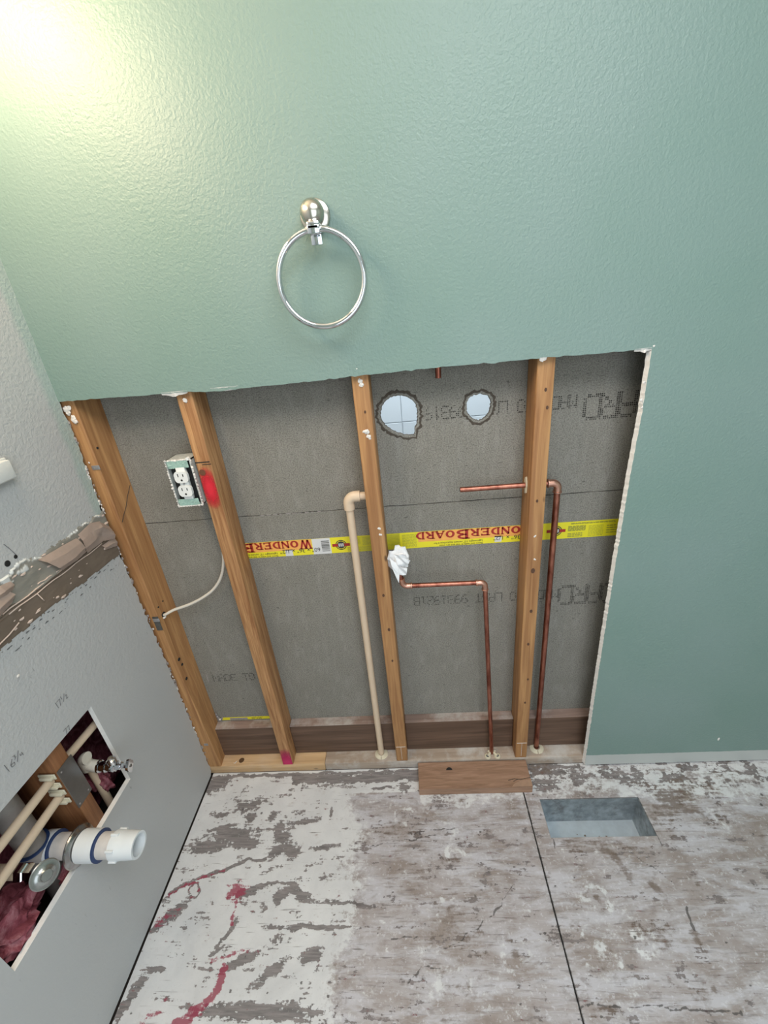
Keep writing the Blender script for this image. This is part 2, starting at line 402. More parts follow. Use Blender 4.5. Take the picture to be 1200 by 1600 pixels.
# ------------------------------------------------------------------ floor: two sheets of painted plywood
def vnoise(X, Y, s, seed):
    r = np.random.RandomState(seed); G = r.rand(256, 256); x = X * s + 37.3; y = Y * s + 81.7
    xi = np.floor(x).astype(int); yi = np.floor(y).astype(int); fx = x - xi; fy = y - yi
    fx = fx * fx * (3 - 2 * fx); fy = fy * fy * (3 - 2 * fy)
    g = lambda a, b: G[a % 256, b % 256]
    return (g(xi, yi) * (1 - fx) + g(xi + 1, yi) * fx) * (1 - fy) + (g(xi, yi + 1) * (1 - fx) + g(xi + 1, yi + 1) * fx) * fy
def fbm(X, Y, s, seed, n=4):
    return sum(vnoise(X, Y, s * 2 ** k, seed + k) * .5 ** k for k in range(n)) / sum(.5 ** k for k in range(n))
def seg_d(X, Y, pts):
    d = np.full(X.shape, 9.)
    for (ax, ay), (bx, by) in zip(pts[:-1], pts[1:]):
        vx, vy = bx - ax, by - ay; t = np.clip(((X - ax) * vx + (Y - ay) * vy) / (vx * vx + vy * vy), 0, 1)
        d = np.minimum(d, np.hypot(X - ax - t * vx, Y - ay - t * vy))
    return d
def soft(d, r, f): return np.clip((r - d) / f + .5, 0, 1)
def ell(X, Y, cx, cy, rx, ry, a=0):
    c, s = math.cos(a), math.sin(a); u = ((X - cx) * c + (Y - cy) * s) / rx; v = (-(X - cx) * s + (Y - cy) * c) / ry
    return np.clip(1.35 - np.hypot(u, v) * .85, 0, 1)
def floor_fields(X, Y):
    w = (fbm(X, Y, 30, 5) - .5) * .02; w2 = (fbm(X, Y, 34, 15) - .5) * .02
    x, y = X + w, Y + w2
    n = fbm(X, Y, 9, 21); ns = fbm(X * .35, Y, 26, 31)
    bare = np.clip((fbm(X * .5, Y, 38, 41) - .54) * 3.2, 0, .47)
    E = lambda *a: ell(x, y, *a)
    for a in ((.075, -.222, .07, .022, .1), (.15, -.192, .085, .026, .05), (.20, -.212, .055, .02, 0), (.105, -.168, .05, .008, .1),
              (.315, -.236, .045, .018, .35), (.36, -.243, .03, .015, 0), (.45, -.229, .045, .008, .1), (.318, -.203, .028, .020, 0), (.375, -.154, .05, .008, .12),
              (.455, -.13, .006, .02, 0), (.33, -.083, .004, .003, 0), (.345, -.346, .022, .019, 0), (.40, -.345, .05, .012, -.35), (.25, -.342, .05, .011, .15),
              (.05, -.388, .05, .016, .75), (.02, -.42, .025, .013, .6), (.22, -.43, .04, .007, .9), (.205, -.463, .03, .005, .7), (.28, -.48, .06, .012, .35), (.36, -.50, .05, .012, .6),
              (.35, -.568, .17, .016, 0), (.02, -.55, .012, .05, -.5), (.06, -.50, .03, .006, 0), (.46, -.47, .03, .014, .2), (.41, -.418, .09, .005, 0), (.48, -.415, .10, .005, 0),
              (.19, -.14, .018, .018, 0), (.265, -.14, .016, .016, 0), (.30, -.17, .02, .02, 0), (.09, -.13, .03, .012, 0), (.17, -.105, .05, .02, .3),
              (.03, -.03, .06, .03, .5), (.62, -.055, .04, .006, 0), (.70, -.055, .02, .018, -.4), (.55, -.37, .09, .006, -.1)):
        bare = np.maximum(bare, E(*a))
    # scraped strip along the framing
    st = soft(np.abs(y + .018 - .004 * np.sin(X * 9)), .013 + .008 * n, .012) * ((x > .30) & (x < .76)); bare = np.maximum(bare, st)
    bare = np.maximum(bare, soft(np.abs(y), .006, .004) * (x < 1.3))
    bare = np.maximum(bare, soft(seg_d(x, y, [(.02, -.341), (.09, -.305), (.158, -.286), (.20, -.266), (.279, -.255)]), .0055, .005))
    bare = np.maximum(bare, soft(seg_d(x, y, [(.245, -.335), (.285, -.325), (.324, -.312), (.37, -.318), (.414, -.343)]), .004, .004))
    bare = np.maximum(bare, soft(np.abs(np.hypot(x - .09, y + .332) - .016), .003, .004))
    # along the wall to the right: flaked dark spots on white
    band = np.clip((y + .10) / .05, 0, 1) * (x > 1.09)
    bare = np.maximum(bare, band * np.clip((fbm(X * .7, Y, 48, 51) - .44) * 6, 0, 1) * .8)
    bare = np.maximum(bare, ell(x, y, 1.17, -.055, .07, .03) * .75); bare = np.maximum(bare, ell(x, y, 1.20, -.018, .09, .012) * .9)
    bound = .52 + (n - .5) * .20
    worn = np.clip((X - bound) / .13 + .5, 0, 1) * .80 + (n - .5) * .45
    worn = np.where((Y > -.07) & (X < .75), worn * .3, worn)
    worn = np.where(X > .75, worn * (1 - .45 * np.clip((y + .135 + (n - .5) * .12) / .06, 0, 1)), worn)
    pink = np.maximum(ell(x, y, .215, -.335, .028, .022), soft(seg_d(x, y, [(.24, -.492), (.236, -.52), (.228, -.55), (.20, -.568), (.165, -.59)]), .011, .01))
    pink = np.maximum(pink, soft(seg_d(x, y, [(.222, -.345), (.225, -.375), (.228, -.41)]), .004, .008))
    pink = np.maximum(pink, .75 * soft(seg_d(x, y, [(.02, -.345), (.09, -.308), (.158, -.286)]), .0045, .006))
    pink = np.maximum(pink, .62 * ell(x, y, .03, -.405, .05, .018, .75)); pink = np.maximum(pink, .55 * soft(np.abs(np.hypot(x - .09, y + .332) - .015), .003, .004))
    pink = np.maximum(pink, .6 * soft(seg_d(x, y, [(.20, -.478), (.26, -.468), (.32, -.463)]), .006, .006)); pink = np.maximum(pink, .7 * ell(x, y, .09, -.585, .04, .012, .8))
    grime = np.clip((fbm(X * .6, Y, 11, 61) - .56) * 3, 0, .55) * (X > .55)
    for a, k in (((1.53, -.118, .05, .04, -.4), .95), ((1.56, -.145, .05, .02, -.3), .8), ((1.47, -.06, .03, .01, 0), .6), ((1.29, -.265, .05, .014, -.9), .85), ((1.31, -.30, .03, .013, -1.1), .9), ((1.37, -.335, .02, .011, -1), .9),
                 ((1.22, -.245, .07, .012, 0), .6), ((1.41, -.43, .012, .03, 0), .7), ((1.40, -.53, .014, .008, -.5), .8), ((1.64, -.155, .05, .04, 0), .45), ((1.24, -.228, .13, .006, 0), .75), ((1.36, -.24, .06, .006, -.1), .7),
                 ((.72, -.30, .07, .03, 0), .45), ((.66, -.19, .10, .03, 0), .45), ((.82, -.27, .06, .012, 0), .55), ((1.15, -.56, .04, .01, 0), .7), ((.80, -.42, .10, .012, .3), .45), ((1.75, -.22, .06, .01, 0), .5), ((1.6, -.5, .03, .05, 0), .35)):
        grime = np.maximum(grime, ell(x, y, *a) * k)
    brk = np.clip((fbm(X, Y, 55, 99) - .47) * 7, 0, 1)
    for kx, ky, r in ((.846, -.253, .018), (.817, -.382, .02), (.97, -.466, .024), (.817, -.522, .026), (1.205, -.361, .022), (1.184, -.477, .02), (1.13, -.425, .013), (.885, -.10, .018), (1.29, -.45, .02), (.63, -.42, .012), (1.48, -.33, .018), (1.70, -.40, .02), (.70, -.15, .02)):
        q = np.hypot((x - kx) * .8, y - ky); worn = worn - .36 * soft(np.abs(q - 1.15 * r), r * .3, r * .6) * brk; grime = np.maximum(grime, .85 * soft(q, r * .35, r * .5)); grime = np.maximum(grime, .5 * soft(np.abs(q - r), r * .12, r * .2))
    dark = np.zeros(X.shape)
    for pl, r in (([(1.091, -.552), (1.20, -.556), (1.435, -.562)], .0018), ([(1.128, -.09), (1.136, -.105)], .0015), ([(1.138, -.216), (1.139, -.245)], .0018), ([(1.441, -.212), (1.446, -.236)], .0014), ([(.66, -.44), (.73, -.437)], .002),
                  ([(.70, -.20), (.77, -.19), (.86, -.185)], .0012), ([(.60, -.23), (.70, -.215), (.80, -.20)], .0013), ([(.70, -.52), (.74, -.49), (.80, -.50)], .0014), ([(.75, -.46), (.83, -.45), (.93, -.39), (1.0, -.33)], .0012), ([(1.425, -.38), (1.415, -.42)], .003), ([(1.33, -.24), (1.42, -.33)], .0012)):
        dark = np.maximum(dark, soft(seg_d(x, y, pl), r, .004))
    r_ = np.random.RandomState(9)
    for _ in range(70):
        cx, cy = r_.uniform(.02, 1.9), r_.uniform(-.6, -.02); s_ = r_.uniform(.0015, .0042)
        dark = np.maximum(dark, soft(np.hypot(X - cx, (Y - cy) * r_.uniform(.8, 1.8)), s_, .004))
    dark = np.maximum(dark, soft(np.abs(X - 1.09), .0032, .006) * (.75 + .3 * ns))
    return dict(bare=bare, worn=worn, pink=pink, grime=grime, dark=dark)
def ply(name, xs, ys, hole, parent):
    xs = np.array(xs); ys = np.array(ys); X, Y = np.meshgrid(xs, ys, indexing='ij'); nx, ny = X.shape
    F = floor_fields(X, Y); Z = (F['bare'] > .5) * -.0003
    V = np.stack([X, Y, Z], -1).reshape(-1, 3)
    I, J = np.meshgrid(np.arange(nx - 1), np.arange(ny - 1), indexing='ij'); a = (I * ny + J)
    keep = np.ones(a.shape, bool)
    if hole:
        cx = (xs[:-1] + xs[1:]) / 2; cy = (ys[:-1] + ys[1:]) / 2
        keep = ~(((cx > hole[0]) & (cx < hole[1]))[:, None] & ((cy > hole[2]) & (cy < hole[3]))[None, :])
    a = a[keep]; Q = np.stack([a, a + ny, a + ny + 1, a + 1], -1)
    # thickness: the sheet's rim, and that of the register hole, go down 18 mm
    verts = V.tolist(); quads = Q.tolist()
    def skirt(pts):
        base = len(verts)
        for p in pts: verts.append([p[0], p[1], -.0003]); verts.append([p[0], p[1], -.018])
        m = len(pts)
        for k in range(m): quads.append([base + 2 * k, base + 2 * ((k + 1) % m), base + 2 * ((k + 1) % m) + 1, base + 2 * k + 1])
    skirt([(xs[0], ys[0]), (xs[-1], ys[0]), (xs[-1], ys[-1]), (xs[0], ys[-1])])
    if hole: skirt([(hole[0], hole[2]), (hole[0], hole[3]), (hole[1], hole[3]), (hole[1], hole[2])])
    me = bpy.data.meshes.new(name); me.from_pydata(verts, [], quads); me.update()
    for k, f in F.items():
        at = me.attributes.new(k, 'FLOAT', 'POINT'); d = np.zeros(len(verts), np.float32); d[:f.size] = f.reshape(-1)
        if k == 'dark': d[f.size:] = .6
        at.data.foreach_set('value', d)
    me.materials.append(M['floor'])
    o = bpy.data.objects.new(name, me); COL.objects.link(o); o.parent = parent; o.location = -parent.location
    return o
bm = bmesh.new()
fl = [(-.185, -2.4), (2.6, -2.4), (2.6, 1.0), (-.185, 1.0)]
HX0, HX1, HY0, HY1 = 1.135, 1.441, -.214, -.1035
sheet(bm, [fl, [(HX0 - .006, HY0 - .006), (HX1 + .006, HY0 - .006), (HX1 + .006, HY1 + .006), (HX0 - .006, HY1 + .006)]], lambda a, b: (a, b, -.0185), (0, 0, -.03))
floor = struct('floor', bm, M['dark'])
yg = list(np.arange(-2.4, -.72, .06)) + list(np.arange(-.72, .0127, .0036)) + [.0127]
yg = sorted(set([round(v, 4) for v in yg if min(abs(v - HY0), abs(v - HY1)) > .0015] + [HY0, HY1]))
xl = list(np.arange(.0035, 1.0885, .0036)) + [1.0885]
ply('plywood_sheet', xl, yg, None, floor)
xr = [round(v, 4) for v in np.arange(1.0912, 1.96, .0036) if min(abs(v - HX0), abs(v - HX1)) > .0015] + [HX0, HX1] + list(np.arange(1.98, 2.6, .06)) + [2.6]
ply('plywood_sheet', sorted(set(xr)), yg, (HX0, HX1, HY0, HY1), floor)

# ------------------------------------------------------------------ framing
def scraps(parent, spots, mat, name='plaster_scrap', seed=1):
    r = random.Random(seed)
    for (x, y, z, s) in spots:
        b = bmesh.new()
        for k in range(4): lump(b, (x + r.uniform(-.4, .4) * s, y + .001, z + r.uniform(-.5, .5) * s), s * r.uniform(.35, .6), (1, .45, 1), 2, .32, r)
        obj(name, b, mat, parent)
def stud(x0, label, mat, zt=2.40, w=.0385):
    t = thing('wall_stud', label, 'stud', (x0 + w / 2, (FT + YB) / 2, .037))
    b = bmesh.new(); box(b, x0, x0 + w, FT + .0006, YB - .0006, .037, zt, .0028, 3)
    obj('timber', b, mat, t, True); return t
def s1x(y, z):      # right face of the twisted corner stud
    f = .0235 + .0185 * max(0, min(1, (.50 - z) / .46)); bk = .036; k = (y - FT) / (YB - FT); return f + (bk - f) * k
s1 = thing('wall_stud', 'corner wall stud at the left end of the opening, beside the grey wall', 'stud', (.01, .05, .037))
bm = bmesh.new(); pr = None
for z in (.037, .27, .50, 2.40):
    ring_ = [bm.verts.new(c) for c in ((-.012, FT + .0006, z), (s1x(FT, z) - .0025, FT + .0006, z), (s1x(FT, z), FT + .003, z), (s1x(YB, z), YB - .0006, z), (-.012, YB - .0006, z))]
    if pr:
        for k in range(5): bm.faces.new((pr[k], pr[(k + 1) % 5], ring_[(k + 1) % 5], ring_[k]))
    else: bm.faces.new(ring_)
    pr = ring_
bm.faces.new(pr); obj('timber', bm, M['stud'], s1)
s2 = stud(.2695, 'wall stud with red spray mark beside the electrical outlet', M['stud2'])
s3 = stud(.6770, 'wall stud in the middle with cream plastic pipe going into it', M['stud'])
s4 = stud(1.0850, 'wall stud on the right with a copper pipe running through it', M['stud'])
scraps(s1, [(.006, .009, 1.318, .013), (.011, .010, 1.298, .012), (.004, .010, 1.19, .004)], M['scrap'], seed=2)
scraps(s2, [(.290, .0115, 1.318, .009)], M['scrap'], seed=3)
scraps(s3, [(.700, .0115, 1.320, .010), (.697, .0115, 1.212, .009), (.702, .0115, 1.195, .007), (.704, .0125, .952, .006), (.705, .0125, .935, .005)], M['scrap'], seed=4)
scraps(s4, [(1.103, .0122, .90, .004), (1.107, .0122, .83, .004)], M['scrap'], seed=5)
def clip(x, z, w, h, mat, parent, extra=None):
    b = bmesh.new(); box(b, x, x + w, FT - .0012, FT + .0012, z, z + h, .0006)
    for k in (.3, .68): lathe(b, (x + w * k, FT - .0014, z + h * .5), (0, -1, 0), [(0, .0022), (.0006, .0022)], 12)
    o = obj('metal_clip', b, mat, parent); return o
cl = simple('zinc_clip', (.42, .41, .42), .4, .7)
clip(.0060, 1.170, .020, .011, cl, s1); clip(.0060, .694, .020, .011, cl, s1)
b = bmesh.new(); box(b, .0070, .0235, FT - .0004, FT + .002, .662, .712); obj('nail_plate', b, M['steel'], s1)
clip(.011, .150, .014, .010, cl, s1)
# spray marks lie on the timber as thin paint films with faded, speckled rims
def spray(parent, x0, x1, zc, rz, color, name, soft_=1.0, rx=.022):
    t = NT(name + '_' + str(round(zc, 2))); p = t.pos(); s = t.sep(p); cx = (x0 + x1) / 2
    dx = t.math('DIVIDE', t.math('SUBTRACT', s[0], cx), rx); dz = t.math('DIVIDE', t.math('SUBTRACT', s[2], zc), rz)
    d = t.math('SQRT', t.math('ADD', t.math('MULTIPLY', dx, dx), t.math('MULTIPLY', dz, dz)))
    a = t.math('ADD', d, t.math('MULTIPLY', t.math('SUBTRACT', t.noise(p, 500, 2), .5), .30))
    t.col(color); t.l(t.ramp(a, [(.22, .95), (1.02, 0.0)]), t.b.inputs['Alpha']); t.set(Roughness=.7)
    b = bmesh.new(); box(b, x0 + .0028, x1 - .0028, FT - .0001, FT + .0004, max(.0375, zc - rz * 1.15), zc + rz * 1.15)
    return obj(name, b, t.m, parent)
spray(s2, .2685, .308, 1.098, .060, (.66, .018, .035), 'spray_mark', rx=.027)
spray(s2, .2685, .308, .035, .085, (.55, .025, .12), 'spray_mark', rx=.05)
# saw kerf and knot on stud two
b = bmesh.new(); box(b, .2695, .306, FT - .0001, FT + .0006, 1.166, 1.1685); box(b, .286, .3085, FT - .0001, FT + .0006, 1.1605, 1.162); obj('saw_kerf', b, M['black'], s2)
b = bmesh.new(); lathe(b, (.281, FT + .0006, 1.141), (0, -1, 0), [(0, .0085), (.0010, .0078)], 20); obj('knot', b, simple('knot_wood', (.14, .055, .025), .6, 0, .4, 200), s2)
for st, kk in ((s3, ((.70, 1.255, .0025), (.70, .62, .004), (.7, .50, .003), (.695, .742, .0035))), (s4, ((1.106, 1.27, .003), (1.104, .795, .0055), (1.106, .66, .004), (1.104, .54, .0035), (1.110, .40, .003), (1.106, .30, .003), (1.112, 1.23, .003), (1.103, 1.0, .003)))):
    for x, z, r in kk:
        b = bmesh.new(); lathe(b, (x, FT + .0006, z), (0, -1, 0), [(0, r), (.0009, r * .9)], 14)
        for v in b.verts: v.co.z = z + (v.co.z - z) * 1.5
        obj('knot', b, M['stud'] if False else simple('knot_brown', (.09, .04, .02), .6, 0, .5, 300), st)
for st, x in ((s3, .677), (s4, 1.085)):     # pencil lines across and along the foot
    b = bmesh.new(); box(b, x + .003, x + .0355, FT - .0001, FT + .0006, .110, .1112); box(b, x + .019, x + .0198, FT - .0001, FT + .0006, .045, .11)
    obj('scribed_line', b, M['scrap'], st)
for (y, z, s) in ((.030, 1.22, .0035), (.028, .735, .003), (.050, .74, .003), (.030, .53, .006), (.034, .505, .005), (.045, .40, .004), (.06, .36, .003), (.028, .45, .006)):
    b = bmesh.new(); lathe(b, (s1x(y, z) - .0006, y, z), (1, -.16, 0), [(0, s), (.0012, s * .8)], 12); obj('nail_hole', b, M['black'], s1)
b = bmesh.new(); tube(b, [(s1x(y, z) + .0002, y, z) for y, z in ((.018, 1.02), (.03, 1.035), (.045, 1.05), (.062, 1.075), (.083, 1.10))], .0008, 6); obj('wood_split', b, M['dark'], s1)

bm = bmesh.new(); box(bm, -.012, .42, FT, .118, .0005, .037, .003, 2); pl = obj('bottom_plate', bm, M['platel'], None, True)
tag(pl, 'clean tan bottom plate under the two left studs', 'plate')
bm = bmesh.new(); box(bm, .4205, 2.55, FT, .118, .0005, .037, .003, 2); pl2 = obj('bottom_plate', bm, M['plate'], None, True)
tag(pl2, 'dusty grey bottom plate under the middle and right studs', 'plate')
b = bmesh.new(); lathe(b, (.110, .034, .0368), (0, 0, 1), [(0, .010), (.0006, .009)], 18); obj('knot', b, simple('knot_dark', (.10, .05, .02), .6, 0, .4, 200), pl)
b = bmesh.new(); tube(b, [(.085, .024, .0385), (.090, .022, .0392), (.094, .030, .0388)], .0013, 6); obj('wood_splinter', b, M['scrap'], pl)
# beams behind, one between each pair of studs
zb0, zb1 = .0375, .176
for i, (x0, x1, lab) in enumerate(((.0365, .2685, 'short dark brown beam between the corner stud and the outlet stud'), (.3090, .6760, 'dark brown beam on edge between outlet stud and middle stud'),
                                   (.7165, 1.0840, 'dark brown beam on edge behind the copper riser, middle to right stud'), (1.1245, 1.60, 'dark brown beam on edge right of the right stud'))):
    t = thing('blocking_beam', lab, 'beam', ((x0 + x1) / 2, .072, zb0))
    bm = bmesh.new(); vs = box(bm, x0, x1, .0555, YB + .006, zb0, zb1 - .0015, .001, 1); obj('timber', bm, M['beamf'], t)
    bm = bmesh.new(); box(bm, x0, x1, .0557, YB + .006, zb1 - .0015, zb1, .0004); obj('pale_top_face', bm, M['beamt'], t)  # top face paler and greyer than the front

# ------------------------------------------------------------------ cement boards
def rough_hole(cx, cz, pts, n=64, amp=.0016, seed=0):
    r = random.Random(seed); out = []
    for k in range(n):
        a = 2 * PI * k / n; rad = np.interp(a % (2 * PI), [q[0] for q in pts] + [2 * PI], [q[1] for q in pts] + [pts[0][1]])
        out.append((cx + math.cos(a) * (rad + r.uniform(-amp, amp)), cz + math.sin(a) * (rad + r.uniform(-amp, amp))))
    return out
rng = random.Random(11)
upper = thing('cement_board', 'upper grey cement board with two rough holes through it', 'cement board', (.8, .094, .9815))
lower = thing('cement_board', 'lower grey cement board crossed by a yellow printed strip', 'cement board', (.8, .094, .16))
H1 = rough_hole(.776, 1.224, [(0, .046), (.6, .050), (1.2, .050), (1.7, .050), (2.3, .049), (3.14, .047), (4.0, .040), (4.7, .045), (5.3, .062), (5.6, .050)], seed=1)
H2 = rough_hole(.972, 1.228, [(0, .029), (.8, .034), (1.6, .032), (2.4, .033), (3.14, .030), (4.2, .031), (4.7, .034), (5.5, .030)], 52, seed=2)
bm = bmesh.new()
sheet(bm, [jag([(-.012, .9815), (1.7, .9822)], .02, .0005, rng) + [(1.7, 2.40), (-.012, 2.40)], H1, H2], lambda a, b: (a, YB, b), (0, .0127, 0))
obj('board', bm, M['cement'], upper)
bm = bmesh.new()
sheet(bm, [[(-.012, .1765), (1.7, .1765)] + jag([(1.7, .9802), (-.012, .9795)], .02, .0005, rng)], lambda a, b: (a, YB, b), (0, .0127, 0))
obj('board', bm, M['cement'], lower)
# broken-away bevel round the holes and the mesh lying bare in it
def crater(H, cx, cz, w, seed, nm='broken_rim'):
    r = random.Random(seed); b = bmesh.new(); n = len(H); inner = []; outer = []; mid = []
    for k, (x, z) in enumerate(H):
        d = Vector((x - cx, z - cz)); L = d.length; d /= L; ww = w * (.75 + .5 * r.random())
        inner.append(b.verts.new((x - d.x * .0015, YB + .006, z - d.y * .0015)))
        mid.append(b.verts.new((cx + d.x * (L + ww * .5), YB - .0004 - .0015 * r.random(), cz + d.y * (L + ww * .5))))
        outer.append(b.verts.new((cx + d.x * (L + ww), YB + .0002, cz + d.y * (L + ww))))
    for k in range(n):
        j = (k + 1) % n
        b.faces.new((inner[k], inner[j], mid[j], mid[k])); b.faces.new((mid[k], mid[j], outer[j], outer[k]))
    return obj(nm, b, simple('broken_cement', (.085, .07, .055), .95, 0, .45, 260, .9, .002), upper)
crater(H1, .776, 1.224, .013, 4); crater(H2, .972, 1.228, .012, 5)
# faint white line along the joint
b = bmesh.new()
r = random.Random(5)
for k in range(10): x = .37 + k * .018; box(b, x, x + r.uniform(.006, .015), YB - .0006, YB + .0005, .9795, .9795 + r.uniform(.001, .0022))
obj('joint_edge_scuff', b, M['greyscrap'], upper)

# dot-matrix printing
G5 = {'M': '10001 11011 10101 10101 10001 10001 10001', 'A': '01110 10001 10001 11111 10001 10001 10001', 'D': '11110 10001 10001 10001 10001 10001 11110', 'E': '11111 10000 10000 11110 10000 10000 11111',
      'T': '11111 00100 00100 00100 00100 00100 00100', 'O': '01110 10001 10001 10001 10001 10001 01110', 'L': '10000 10000 10000 10000 10000 10000 11111', 'S': '01111 10000 10000 01110 00001 00001 11110',
      '9': '01110 10001 10001 01111 00001 00010 01100', '3': '11110 00001 00001 01110 00001 00001 11110', '1': '00100 01100 00100 00100 00100 00100 01110', '2': '01110 10001 00001 00110 01000 10000 11111',
      'B': '11110 10001 10001 11110 10001 10001 11110', 'R': '11110 10001 10001 11110 10100 10010 10001', '6': '00110 01000 10000 11110 10001 10001 01110', '8': '01110 10001 10001 01110 10001 10001 01110'}
def dots(parent, s, x0, z0, pitch, h, flip, bold=False, y=YB):
    """x0,z0: start corner of the text; flip turns it upside down (reads right to left); every character its own part"""
    sg = -1 if flip else 1; dx = pitch * (.88 if bold else .78) / 4; dz = h / 6; rr = random.Random(int(x0 * 100)); sd = min(dx, dz)
    for i, ch in enumerate(s):
        if ch == ' ': continue
        b = bmesh.new()
        for rw, bits in enumerate(G5[ch].split()):
            for cw, bit in enumerate(bits):
                if bit == '0': continue
                for ox, oz in ([(0, 0)] if not bold else [(-.24, -.25), (.24, -.25), (-.24, .25), (.24, .25)]):
                    if rr.random() < .05: continue
                    cx, cz = x0 + sg * (i * pitch + (cw + ox) * dx), z0 + sg * (6 - rw + oz) * dz
                    if parent is upper and (math.hypot(cx - .776, cz - 1.22) < .066 or math.hypot(cx - .972, cz - 1.228) < .045): continue
                    q = sd * rr.uniform(.8, 1.2) * (.20 if bold else .42)
                    vs = [b.verts.new((cx + q * math.cos(a), y - .0003, cz + q * math.sin(a))) for a in [2 * PI * k / 6 for k in range(6)]]
                    b.faces.new(vs)
        if len(b.faces): obj('printed_character', b, M['dots'], parent, normals=False)['kind'] = 'stuff'
for par, zc in ((upper, 1.237), (lower, .674)):
    dots(par, 'MADE TO LAST 9931921B', 1.2045, zc, .0205, .029, True)
dots(upper, 'ARD', 1.3445, 1.233, .0413, .055, True, True)
dots(lower, 'OARD', 1.367, .684, .0405, .062, True, True)
dots(lower, 'MADE TO', .075, .372, .0212, .028, False)
b = bmesh.new(); box(b, .0535, .0560, YB - .0004, YB + .0004, .372, .405); obj('printed_bar', b, M['greyscrap'], lower)

# yellow printed strip
def flat(parent, name, mat, x0, x1, z0, z1, y):
    b = bmesh.new(); vs = [b.verts.new(c) for c in ((x0, y, z0), (x1, y, z0), (x1, y, z1), (x0, y, z1))]; b.faces.new(vs); return obj(name, b, mat, parent, normals=False)
ZL0, ZL1 = .846, .8965
b = bmesh.new(); box(b, .245, 1.45, YB - .0007, YB, ZL0, ZL1)
strip = obj('label_strip', b, M['yellow'], lower); strip['label'] = 'yellow printed product strip with red upside-down lettering'
ys = YB - .0009
flat(strip, 'white_panel', M['lwhite'], .5005, .553, ZL0, ZL1, ys)
flat(strip, 'white_panel', M['lwhite'], .418, .440, ZL0, ZL0 + .021, ys)
flat(strip, 'white_panel', M['lwhite'], 1.016, 1.035, ZL0 + .003, ZL0 + .022, ys)
flat(strip, 'orange_panel', M['orange'], .30, .4985, ZL0 + .0185, ZL1 - .0005, ys)
flat(strip, 'orange_panel', M['orange'], .803, 1.128, ZL0 + .0185, ZL1 - .0005, ys)
flat(strip, 'ochre_panel', M['ochre'], .612, .672, ZL0, ZL1, ys); flat(strip, 'ochre_panel', M['ochre'], .712, .752, ZL0, ZL1, ys)  # greenish-yellow printed panels
def serif_text(s, xr, zt, hcap, hsm, wcap, wsm, parent, nmax=99):
    """red slab-serif capitals, upside down: starts at xr and runs left; zt = z of the baseline (top in the photo)"""
    X = 0.0; T = .17; b = None
    def P(x, y): return (xr - x, ys - .0003, zt - y)
    def quad(a, c, w, h, x0, t=T):
        a = Vector((a[0] * w, a[1] * h)); c = Vector((c[0] * w, c[1] * h)); d = (c - a).normalized(); n_ = Vector((-d.y, d.x)) * (t * w * .5)
        b.faces.new([b.verts.new(P(x0 + q.x, q.y)) for q in (a - n_, c - n_, c + n_, a + n_)])
    def ring(cx, cy, rx, ry, a0, a1, w, h, x0, t=T):
        n = 14; pr = None
        for k in range(n + 1):
            a = a0 + (a1 - a0) * k / n; co, si = math.cos(a), math.sin(a)
            cur = (b.verts.new(P(x0 + (cx + rx * co) * w, (cy + ry * si) * h)), b.verts.new(P(x0 + (cx + (rx - t * 1.15) * co) * w, (cy + (ry - t * .75) * si) * h)))
            if pr: b.faces.new((pr[0], cur[0], cur[1], pr[1]))
            pr = cur
    def ser(x, y, w, h, x0, l=.17): quad((x - l, y), (x + l, y), w, h, x0, .10)
    for i, ch in enumerate(s[:nmax]):
        b = bmesh.new(); cap = i in (0, 6); w, h = (wcap, hcap) if cap else (wsm, hsm); x0 = X; X += w * 1.10
        if ch == 'W':
            for a, c in (((.08, 1), (.30, 0)), ((.30, 0), (.5, .95)), ((.5, .95), (.70, 0)), ((.70, 0), (.92, 1))): quad(a, c, w, h, x0, .15)
            for x in (.08, .5, .92): ser(x, .96, w, h, x0, .13)
        elif ch == 'O': ring(.5, .5, .5, .5, 0, 2 * PI, w, h, x0, .24)
        elif ch == 'N':
            quad((.16, 0), (.16, 1), w, h, x0, .16); quad((.84, 0), (.84, 1), w, h, x0, .16); quad((.14, .97), (.86, .03), w, h, x0, .24); ser(.16, .04, w, h, x0); ser(.84, .96, w, h, x0)
        elif ch == 'D': quad((.18, 0), (.18, 1), w, h, x0, .24); ring(.35, .5, .6, .5, -PI / 2, PI / 2, w, h, x0, .24); ser(.16, .04, w, h, x0); ser(.16, .96, w, h, x0)
        elif ch == 'E':
            quad((.2, 0), (.2, 1), w, h, x0, .24); ser(.12, .04, w, h, x0); ser(.12, .96, w, h, x0)
            for y, e in ((.07, .92), (.5, .75), (.93, .88)): quad((.2, y), (e, y), w, h, x0, .15)
            quad((.88, 0), (.88, .28), w, h, x0, .12); quad((.85, 1), (.85, .74), w, h, x0, .12)
        elif ch in 'RB':
            quad((.2, 0), (.2, 1), w, h, x0, .24); ser(.14, .04, w, h, x0); ser(.14, .96, w, h, x0); ring(.45, .74, .45, .26, -PI / 2, PI / 2, w, h, x0, .2)
            for y in (.95, .52): quad((.2, y), (.5, y), w, h, x0, .12)
            if ch == 'B': ring(.45, .27, .52, .27, -PI / 2, PI / 2, w, h, x0, .22); quad((.2, .06), (.5, .06), w, h, x0, .12)
            else: quad((.45, .5), (.88, .04), w, h, x0, .24); ser(.9, .04, w, h, x0, .1)
        elif ch == 'A': quad((.5, 1), (.10, 0), w, h, x0, .14); quad((.5, 1), (.88, 0), w, h, x0, .25); quad((.25, .33), (.78, .33), w, h, x0, .11); ser(.1, .04, w, h, x0, .16); ser(.88, .04, w, h, x0, .16)
        obj('red_letter', b, M['red'], parent, normals=False)
serif_text('WONDERBOARD', .4985, ZL1 - .0015, .0290, .0225, .0345, .0238, strip, 9)
